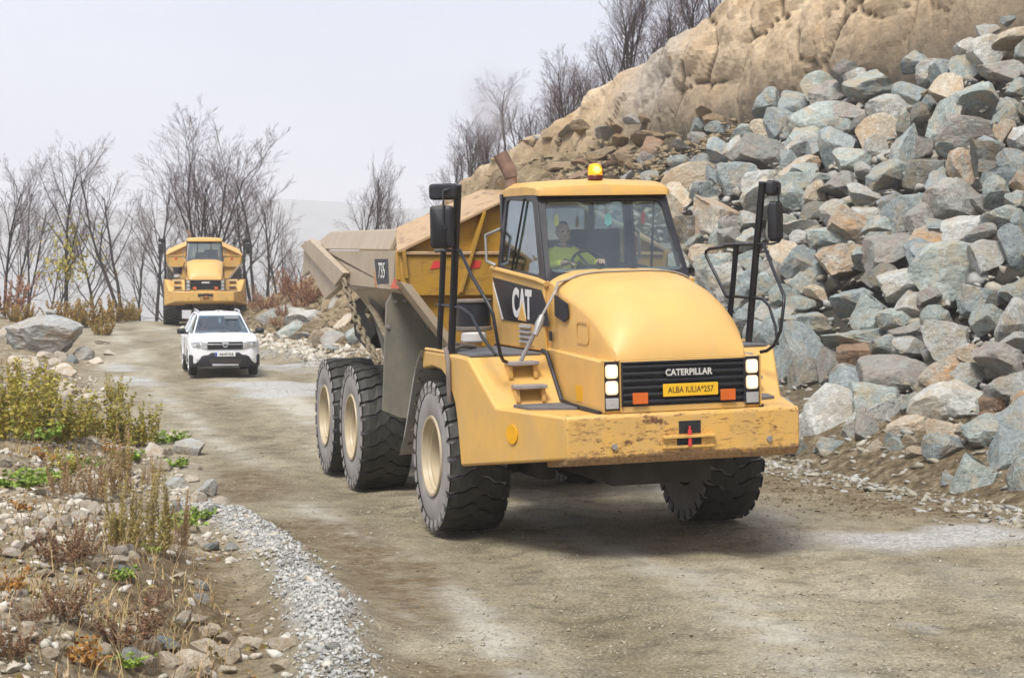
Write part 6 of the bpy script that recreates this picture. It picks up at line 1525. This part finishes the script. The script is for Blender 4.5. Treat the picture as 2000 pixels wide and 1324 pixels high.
PL = [('weed_olive', 222, 1075, 150, 'tall olive dry weeds at the inner end of the weed row', .8), ('weed_olive', 268, 1085, 165, 'tall olive dry weeds in the middle of the weed row', .8), ('weed_olive', 312, 1090, 175, 'tallest olive dry weeds, near the road end of the weed row', .8), ('weed_tan', 345, 1085, 140, 'reddish dry weed stems at the road end of the weed row', .7),
      ('weed_tan', 190, 985, 130, 'feathery tan weeds behind the tall weed row', 1.0), ('weed_tan', 232, 975, 150, 'tan weeds standing behind the olive weed row by the long pale stone', .8), ('weed_tan', 125, 975, 100, 'short tan weeds beside the green ground plants', 1.1), ('weed_tan', 307, 965, 85, 'single rust-tipped weed stems in front of the long pale stone', .5), ('weed_tan', 285, 955, 70, 'slim olive weed beside the rust-tipped weed stems', .45),
      ('weed_red', 120, 1110, 100, 'reddish dead weeds beside the pale stone block', 1.1), ('weed_red', 160, 1100, 95, 'reddish dead weeds in front of the tan weeds', 1.0), ('weed_red', 130, 1222, 110, 'dark reddish dead bush with bent grey twigs on the slope', 1.0), ('weed_red', 245, 1270, 120, 'brown dead bush beside the front stone pile', 1.2), ('weed_red', 300, 1190, 60, 'thin dead weeds on the bare soil', 1.0), ('weed_red', 20, 1290, 90, 'brown dead weeds in the picture corner', 1.3), ('weed_red', 60, 1230, 60, 'small dead weeds by the upright yellowish stone', 1.2),
      ('leaf_yellow', 20, 860, 170, 'tall yellow-green leafy plant at the picture edge', .8), ('leaf_yellow', 60, 850, 130, 'yellow-green leafy plant next to the tall one at the edge', 1.0), ('leaf_yellow', 105, 865, 120, 'broad yellow-green plant in front of the slabs', 1.0), ('leaf_yellow', 20, 790, 100, 'leafy plant reaching up in front of the big boulder', .6), ('leaf_yellow', 90, 790, 95, 'slim leafy plant under the big boulder', .6), ('leaf_yellow', 150, 860, 95, 'yellow-green plant between slabs and road', 1.1), ('leaf_yellow', 205, 860, 110, 'olive leafy plant close to the road edge', 1.0), ('leaf_yellow', 250, 870, 100, 'bushy olive plant at the road edge', 1.1), ('leaf_yellow', 283, 870, 85, 'leafy plant leaning over the road edge', .8), ('leaf_yellow', 225, 790, 65, 'small leafy plant on the rubble by the road bend', .8), ('leaf_yellow', 130, 925, 60, 'yellowing plant behind the tan weeds', 1.2), ('leaf_yellow', 240, 925, 70, 'yellow plant with olive tips behind the long pale stone', .8),
      ('leaf_green', 40, 955, 42, 'bright green low plant at the picture edge', 1.3), ('leaf_green', 90, 945, 38, 'green ground plant beside the bright one at the edge', 1.4), ('leaf_green', 70, 865, 45, 'dark green plant under the yellow-green shrubs', 1.3), ('leaf_green', 358, 1035, 34, 'green ground plant beside the gravel strip', 1.5), ('leaf_green', 395, 1015, 28, 'small yellow-green plant near the white angular stone', 1.4), ('leaf_green', 235, 1142, 34, 'small bright green plant on the bare slope', 1.0), ('leaf_green', 250, 900, 26, 'green sprig under the long pale stone', 1.3), ('leaf_green', 340, 915, 24, 'yellow-green sprig by the pale double stone', 1.4), ('leaf_green', 330, 865, 26, 'green plant above the pale double stone', 1.5), ('leaf_green', 265, 1318, 40, 'green plant at the bottom beside the stone pile', 1.1), ('leaf_green', 300, 1085, 22, 'green sprig at the foot of the weed row', 1.2), ('leaf_green', 160, 920, 30, 'yellow-green ground plant behind the tan weeds', 1.6),
      ('leaf_orange', 155, 1310, 70, 'orange autumn leaves on a low plant at the bottom', 1.0), ('leaf_orange', 20, 1160, 60, 'orange and red leaved plant at the picture edge', .9), ('leaf_orange', 90, 905, 34, 'orange leaved plant among the green ones', 1.2), ('leaf_orange', 190, 1322, 45, 'yellow and orange leaves beside the green plant at the bottom', 1.0), ('leaf_orange', 215, 885, 30, 'orange sprig near the long pale stone', 1.0), ('leaf_orange', 45, 1000, 32, 'dark orange leaves by the pale stones', 1.2)]
for i, (kd, u, v, h_, lb, wd) in enumerate(PL): plant(kd, lb, u, v, h_, {'weed_olive': 'dry weeds on the bank', 'weed_tan': 'dry weeds on the bank', 'weed_red': 'dead weeds on the bank'}.get(kd, 'green and autumn plants on the bank'), i, wd)
BU = [('bush_rust', 60, 618, 120, 'reddish brush among the first pair of trunks'), ('bush_rust', 125, 620, 130, 'tall purple brown brush under the tree with yellow leaves'), ('bush_rust', 175, 618, 125, 'purple brown brush behind the rusty gold bush'), ('bush_rust', 222, 616, 130, 'tall reddish brush at the foot of the wide forked tree'), ('bush_rust', 258, 620, 120, 'reddish brush between forked tree and straight tree'), ('bush_rust', 295, 622, 130, 'tall thin brush right beside the far truck mirror'), ('bush_rust', 515, 612, 60, 'dull brush at the foot of the forked spreading tree'), ('bush_rust', 12, 620, 110, 'brown brush cut by the picture edge'), ('bush_gold', 130, 640, 60, 'golden orange bush behind the big boulder'), ('bush_gold', 175, 640, 62, 'rusty gold bush beside the big boulder'), ('bush_gold', 225, 630, 55, 'olive bush at the end of the road verge'), ('bush_gold', 255, 628, 36, 'low olive bush closest to the far truck'), ('bush_gold', 40, 632, 45, 'yellowish bush at the far picture edge'), ('bush_gold', 200, 655, 38, 'low golden bush in front of the rusty gold bush'),
      ('bush_rust', 95, 615, 110, 'tall reddish bush under the yellow-leaved tree'), ('bush_rust', 150, 612, 105, 'tall reddish bush between two bare trunks'), ('bush_rust', 200, 610, 90, 'reddish brown bush behind the olive bush'), ('bush_rust', 270, 618, 110, 'thin reddish bush beside the far truck'), ('bush_rust', 35, 615, 90, 'brownish bush among the edge trunks'), ('bush_rust', 240, 615, 70, 'small rusty bush below the forked tree'), ('bush_rust', 330, 618, 60, 'thin bush just behind the far truck wheel'),
      ('bush_rust', 590, 606, 60, 'dry rust bush on the mound by the dump body tail'), ('bush_rust', 560, 625, 45, 'dry tan bush on the mound beside the car'), ('bush_rust', 610, 590, 50, 'dry bush at the top of the mound'), ('bush_rust', 545, 640, 30, 'low dry tuft at the foot of the mound'), ('bush_rust', 580, 585, 75, 'pale thin bush behind the mound')]
for i, (kd, u, v, h_, lb) in enumerate(BU): plant(kd, lb, u, v, h_, 'bushes along the far road edge', i, .95)
# leaf litter and ground plants nobody could count
rr = random.Random(77); b = MB(); rgl = np.random.RandomState(9)
for k in range(9000):
    Y = 9 + 32 * rgl.rand() ** 1.6; d = .9 + rgl.rand() ** .9 * (5 + .12 * Y)
    X = float(edge_x(Y)) - d
    if n2(np.array([X]), np.array([Y]), .5, 3, 87)[0] + .7 * rgl.rand() < .35: continue
    z = float(ground_z(X, Y)); a = rgl.rand() * 6.28; ln = .02 + .035 * rgl.rand()
    leaf_quad(b, Vector((X, Y, z + .02 + .05 * rgl.rand() ** 2)), Vector((math.cos(a), math.sin(a), rgl.rand() * .7)), ln * 1.6, ln * .5, rr)
me = b.me('leaf_litter'); me.materials.append(leafy('leaf_litter', [(.26, .15, .08), (.20, .19, .05), (.34, .22, .1), (.16, .11, .06), (.25, .26, .07)], 30)); tag(link('leaf_litter', me), kind='stuff')

# dry straw grass on the bank, too dense to count
b = MB(); rgs = np.random.RandomState(19); n = 46000
Ys = 8.5 + 36 * rgs.rand(n) ** 1.5; ds = 1.2 + rgs.rand(n) ** .8 * (5.5 + .12 * Ys); Xs = edge_x(Ys) - ds
kp = n2(Xs, Ys, .38, 4, 95) + .5 * rgs.rand(n) > .24
Xs, Ys = Xs[kp], Ys[kp]; Zs = ground_z(Xs, Ys)
for x, y, z in zip(Xs, Ys, Zs):
    a = rgs.rand() * 6.28; h = .08 + .26 * rgs.rand() ** 2; l = .15 + .5 * rgs.rand(); w_ = .0025 + .0035 * rgs.rand()
    d = Vector((math.cos(a) * l, math.sin(a) * l, 1)) * h; q = Vector((-math.sin(a), math.cos(a), 0)) * w_
    p = Vector((x, y, z - .01)); m_ = p + d * .55; e_ = p + d + Vector((math.cos(a), math.sin(a), -.6)) * h * .25
    b.add([p - q, p + q, m_ + q * .8, m_ - q * .8, e_], [(0, 1, 2, 3), (3, 2, 4)])
me = b.me('dry_grass'); me.materials.append(leafy('dry_straw', [(.42, .31, .16), (.33, .2, .1), (.5, .4, .22), (.27, .16, .08), (.36, .34, .12)], 25)); tag(link('dry_grass', me), kind='stuff')

# ------------------------------------------------------------------ bare trees
def tree_meshes(seed, forks=1, spread=.55, dens=1.0, lean=0.0, h=10.0, low=.30):
    rr = random.Random(seed); tb, cb = MB(), MB(); tips = []
    def grow(p, d, ln, r, lev, maxlev):
        nseg = 6 if lev == 0 else (5 if lev == 1 else (3 if lev < 4 else 2))
        pts = [p]; rad = [r]; dirs = [d]
        for k in range(nseg):
            wob = .07 if lev == 0 else .12
            d = (d + Vector((rr.gauss(0, wob), rr.gauss(0, wob), rr.gauss(0, wob * .5) + (.065 if lev > 0 else .02)))).normalized()
            p = p + d * ln / nseg; pts.append(p); dirs.append(d)
            rad.append(r * (1 - (.72 if lev < 2 else .6) * (k + 1) / nseg))
        (tb if lev <= 1 else cb).tube(pts, rad, 7 if lev == 0 else (5 if lev == 1 else 3), False)
        if lev >= maxlev: tips.append(p); return
        cnt = int({0: 12, 1: 7, 2: 6, 3: 5}[lev] * dens * rr.uniform(.85, 1.15))
        for k in range(cnt):
            f = (low if lev == 0 else .22) + (1 - (low if lev == 0 else .22)) * ((k + rr.random()) / cnt)
            f = min(f, .985); i = int(f * nseg); q = pts[i].lerp(pts[i + 1], f * nseg - i)
            dd = dirs[i + 1]; a = rr.uniform(0, 6.283)
            side = dd.cross(Vector((math.cos(a), math.sin(a), .3))).normalized()
            ang = spread * rr.uniform(.7, 1.3)
            nd = (dd * math.cos(ang) + side * math.sin(ang)).normalized()
            l2 = ln * {0: .56, 1: .52, 2: .50, 3: .52}[lev] * (1.12 - .62 * f if lev == 0 else 1.05 - .45 * f) * rr.uniform(.8, 1.2)
            grow(q, nd, l2, max(.0062, rad[i] * .50 if lev < 2 else rad[i] * .58), lev + 1, maxlev)
    for k in range(forks):
        a = rr.uniform(0, 6.283)
        d = Vector((math.cos(a) * .12 * (forks > 1) + lean, math.sin(a) * .10 * (forks > 1), 1)).normalized()
        grow(Vector((.12 * k, .05 * k, -.3)), d, h * (1 if k == 0 else rr.uniform(.8, .97)), .165 / math.sqrt(forks) * (1.1 if forks > 1 else 1), 0, 4)
    zmax = max(t.z for t in tips)
    def norm(mb, nm, m):
        mb.v = [(x * h / zmax, y * h / zmax, z * h / zmax) for x, y, z in mb.v]
        me = mb.me(nm); me.materials.append(mat[m])
        for p in me.polygons: p.use_smooth = True
        return me
    return norm(tb, 'trunk', 'bark'), norm(cb, 'crown', 'twig'), [t * (h / zmax) for t in tips]
TREES = [tree_meshes(301, 1, .50, 1.0), tree_meshes(302, 2, .52, .85, .06), tree_meshes(303, 1, .62, .95, -.08), tree_meshes(304, 3, .50, .95), tree_meshes(305, 1, .45, .85, .1, 10, .4), tree_meshes(306, 2, .6, .8, -.12), tree_meshes(307, 1, .38, .7, 0, 10, .15)]
def tree(u, Y, vtop, var, label, group, width=1.0, rot=0.0, base=None, name='bare_tree'):
    X = (u - 1000) / FPX * Y
    z = height(X, Y) if base is None else base
    top = CAM_H + ray(u, vtop).z / ray(u, vtop).y * Y
    k = (top - z) / 10.0
    t = thing(name, label, 'tree', (X, Y, z), rot, group)
    t.scale = (k * width * 1.25, k * width * 1.25, k)
    link('trunk', TREES[var][0], t); link('crown', TREES[var][1], t)
    return t, var
G1 = 'bare trees beyond the road'
TL = [(8, 92, 300, 0, 'bare tree at the far picture edge', .7, .5), (52, 95, 285, 1, 'thin forked tree next to the edge tree', .6, 1.0), (128, 93, 255, 2, 'bare tree with a few yellow leaves low on its trunk', .75, 2.2), (238, 90, 262, 5, 'wide forked tree leaning away from the road', .85, 0.0), (305, 96, 310, 0, 'straight bare tree just beside the far truck', .7, 2.0), (398, 100, 180, 3, 'tallest tree with several trunks behind the far truck', .95, .6), (372, 101, 215, 5, 'leaning trunk of the tall clump behind the far truck', .7, 3.0), (497, 92, 268, 1, 'forked spreading tree beside the mirror of the far truck', .9, 2.6), (520, 97, 330, 4, 'smaller bare tree behind the forked spreading tree', .8, .3), (567, 112, 398, 6, 'very thin bare tree by the mound', .5, 1.1), (594, 110, 470, 0, 'low thin tree next to the dump body tail', .7, 2.9), (276, 104, 420, 4, 'small background tree between the forked and straight trees', .9, 4.0), (190, 102, 400, 0, 'small background tree behind the forked leaning tree', .9, 5.0), (90, 101, 420, 5, 'small background tree behind the yellow-leaved tree', .9, 3.6), (445, 104, 400, 2, 'small background tree between the tall clump and spreading tree', .9, 1.9), (30, 101, 400, 2, 'small background tree behind the edge trunks', .9, 2.9), (330, 106, 430, 2, 'low background tree behind the straight tree', .9, .9), (545, 110, 440, 2, 'low pale tree behind the very thin tree', .9, 5.3)]
for i, (u, Y, vt, va, lb, wd, ro) in enumerate(TL):
    t, va = tree(u, Y, vt, va, lb, G1, wd, ro)
    if i == 2:
        rr = random.Random(5); b = MB()
        for k in range(420):
            z = rr.gauss(2.9, .45) if k % 3 else rr.gauss(4.4, .5); a = rr.uniform(0, 6.28); q = abs(rr.gauss(0, 1.0)) + .1
            leaf_quad(b, Vector((math.cos(a) * q - .3 - .1 * z, math.sin(a) * q, z)), Vector((rr.gauss(0, 1), rr.gauss(0, 1), rr.gauss(0, .6))), .22, .09, rr)
        me = b.me('leaves'); me.materials.append(mat['leaf_yellow']); link('leaves', me, t)
TM = [(742, 92, 280, 4, 'taller bare tree rising behind the dump body', .6, 2.2), (706, 94, 340, 2, 'bare tree leaning over the dump body tail', .75, 2.8), (722, 96, 318, 0, 'slender bare tree between two above the dump body', .6, .4), (795, 95, 352, 5, 'low bare tree above the dump body rim', .7, .2), (775, 99, 385, 2, 'small wispy tree above the dump body rim', .7, 5.2), (890, 90, 320, 5, 'bare tree with drooping twigs behind the mirror', .8, 3.4), (868, 93, 345, 2, 'small tree just behind the wide mirror', .7, 1.2), (934, 88, 240, 6, 'tall pole-like bare tree near the exhaust pipe', .3, 1.0), (946, 88, 290, 6, 'shorter pole-like tree next to the taller pole', .3, 2.0), (962, 86, 320, 0, 'small bare tree beside the exhaust pipe', .6, 4.4)]
for u, Y, vt, va, lb, wd, ro in TM: tree(u, Y, vt, va, lb, 'bare trees behind the dump body', wd, ro)
# trees along the top edge of the quarry face
for v_ in TREES: pass
rr = random.Random(15)
TF = []
for k in range(66):
    f = (k + rr.random()) / 66
    t_ = 63 - 27 * f; s_ = rr.choice((12.3, 13.2, 14.2, 15.6, 17.4)) + rr.uniform(-.4, .4)
    X, Y = xy(s_, t_); z = float(hill_z(s_, t_)); hh = rr.uniform(3.2, 4.7) * (1.0 if s_ < 15 else 1.15)
    TF.append((t_, s_, X, Y, z, hh))
HW = ['low', 'medium-high', 'tall']
for k, (t_, s_, X, Y, z, hh) in enumerate(TF):
    u = 1000 + FPX * X / Y
    depth = 'at the edge' if s_ < 12.8 else ('just behind the edge' if s_ < 13.8 else ('second row' if s_ < 14.9 else ('third row' if s_ < 16.5 else 'farthest row')))
    zone = 'above the exhaust pipe' if u < 1040 else ('above the cab roof corner' if u < 1100 else ('above the beacon' if u < 1170 else ('over the bare ochre slope' if u < 1240 else ('over the grey streak' if u < 1330 else 'over the cracked face'))))
    hw = HW[0 if hh < 3.7 else (1 if hh < 4.5 else 2)]; va = k % 7
    fm = 'multi-stemmed' if va in (1, 3, 5) else ('slender' if va in (4, 6) else 'single-stemmed')
    lb = f'{hw} {fm} bare tree, {depth} of cliff, {zone}'
    for w1 in ('', 'leaning ', 'bushy ', 'thin-topped ', 'wide-crowned '):
        l2 = lb.replace('bare tree', w1 + 'bare tree').replace(' of cliff', '' if w1 else ' of cliff')
        if l2 not in used_labels: lb = l2; break
    used_labels.add(lb)
    t = thing('bare_tree', lb, 'tree', (X, Y, z), rr.uniform(0, 6.28), 'bare trees along the cliff edge'); t.scale = (hh / 10 * 1.05, hh / 10 * 1.05, hh / 10)
    t.rotation_euler.y = -.1
    link('trunk', TREES[va][0], t); c = link('crown', TREES[va][1], t)
# scrub on the cliff edge
for k in range(12):
    t_ = 60 - 36 * (k + rr.random()) / 12; s_ = rr.uniform(12.9, 14.2); X, Y = xy(s_, t_); z = float(hill_z(s_, t_)) - .1
    kd = rr.choice(('bush_rust', 'bush_rust', 'bush_gold')); key = (kd, k % 4)
    u = 1000 + FPX * X / Y
    zone = ['at the low end', 'above the exhaust pipe', 'above the beacon', 'over the ochre slope', 'over the grey streak', 'over the cracked face'][min(5, int(max(0, u - 960) / 85))]
    hs = ['tiny', 'small', 'big', 'spreading'][k % 4]
    t = thing('bush', f'{hs} {"rusty" if kd == "bush_rust" else "golden"} scrub tuft on the cliff edge {zone}', 'bush', (X, Y, z), k, 'scrub on the cliff edge'); h = rr.uniform(.5, 1.1); t.scale = (h, h, h)
    link('stem', PLANTS[key][0], t); link('foliage', PLANTS[key][1], t)

# faint exhaust smoke above the stack
bm = bmesh.new(); bmesh.ops.create_icosphere(bm, subdivisions=3, radius=1)
for v in bm.verts:
    v.co = Vector((v.co.x * (.20 + .16 * (v.co.z + 1)), v.co.y * (.20 + .16 * (v.co.z + 1)), v.co.z * .62))
me = bpy.data.meshes.new('exhaust_smoke'); bm.to_mesh(me); bm.free()
sm = bpy.data.materials.new('exhaust_smoke'); sm.use_nodes = True; sm.node_tree.nodes.clear()
N = sm.node_tree.nodes.new; so = N('ShaderNodeOutputMaterial'); sv = N('ShaderNodeVolumePrincipled'); st2 = N('ShaderNodeTexNoise'); sr = N('ShaderNodeMapRange'); stc = N('ShaderNodeTexCoord'); sg = N('ShaderNodeTexGradient'); sg.gradient_type = 'SPHERICAL'
sgm = N('ShaderNodeMapping'); sgm.inputs['Scale'].default_value = (2.1, 2.1, 1.6); smm = N('ShaderNodeMath'); smm.operation = 'MULTIPLY'
K = sm.node_tree.links.new
st2.inputs['Scale'].default_value = 3.2; st2.inputs['Detail'].default_value = 4
K(stc.outputs['Object'], st2.inputs['Vector']); K(stc.outputs['Object'], sgm.inputs[0]); K(sgm.outputs[0], sg.inputs[0])
sr.inputs['From Min'].default_value = .38; sr.inputs['From Max'].default_value = .7; sr.inputs['To Max'].default_value = 2.6
K(st2.outputs[0], sr.inputs[0]); K(sr.outputs[0], smm.inputs[0]); K(sg.outputs['Fac'], smm.inputs[1]); K(smm.outputs[0], sv.inputs['Density'])
sv.inputs['Color'].default_value = (.55, .53, .55, 1); K(sv.outputs[0], so.inputs['Volume'])
me.materials.append(sm)
o = link('exhaust_smoke', me); o.matrix_world = TW @ FRONT @ T((-.76, -.86, 4.85)); tag(o, kind='stuff')
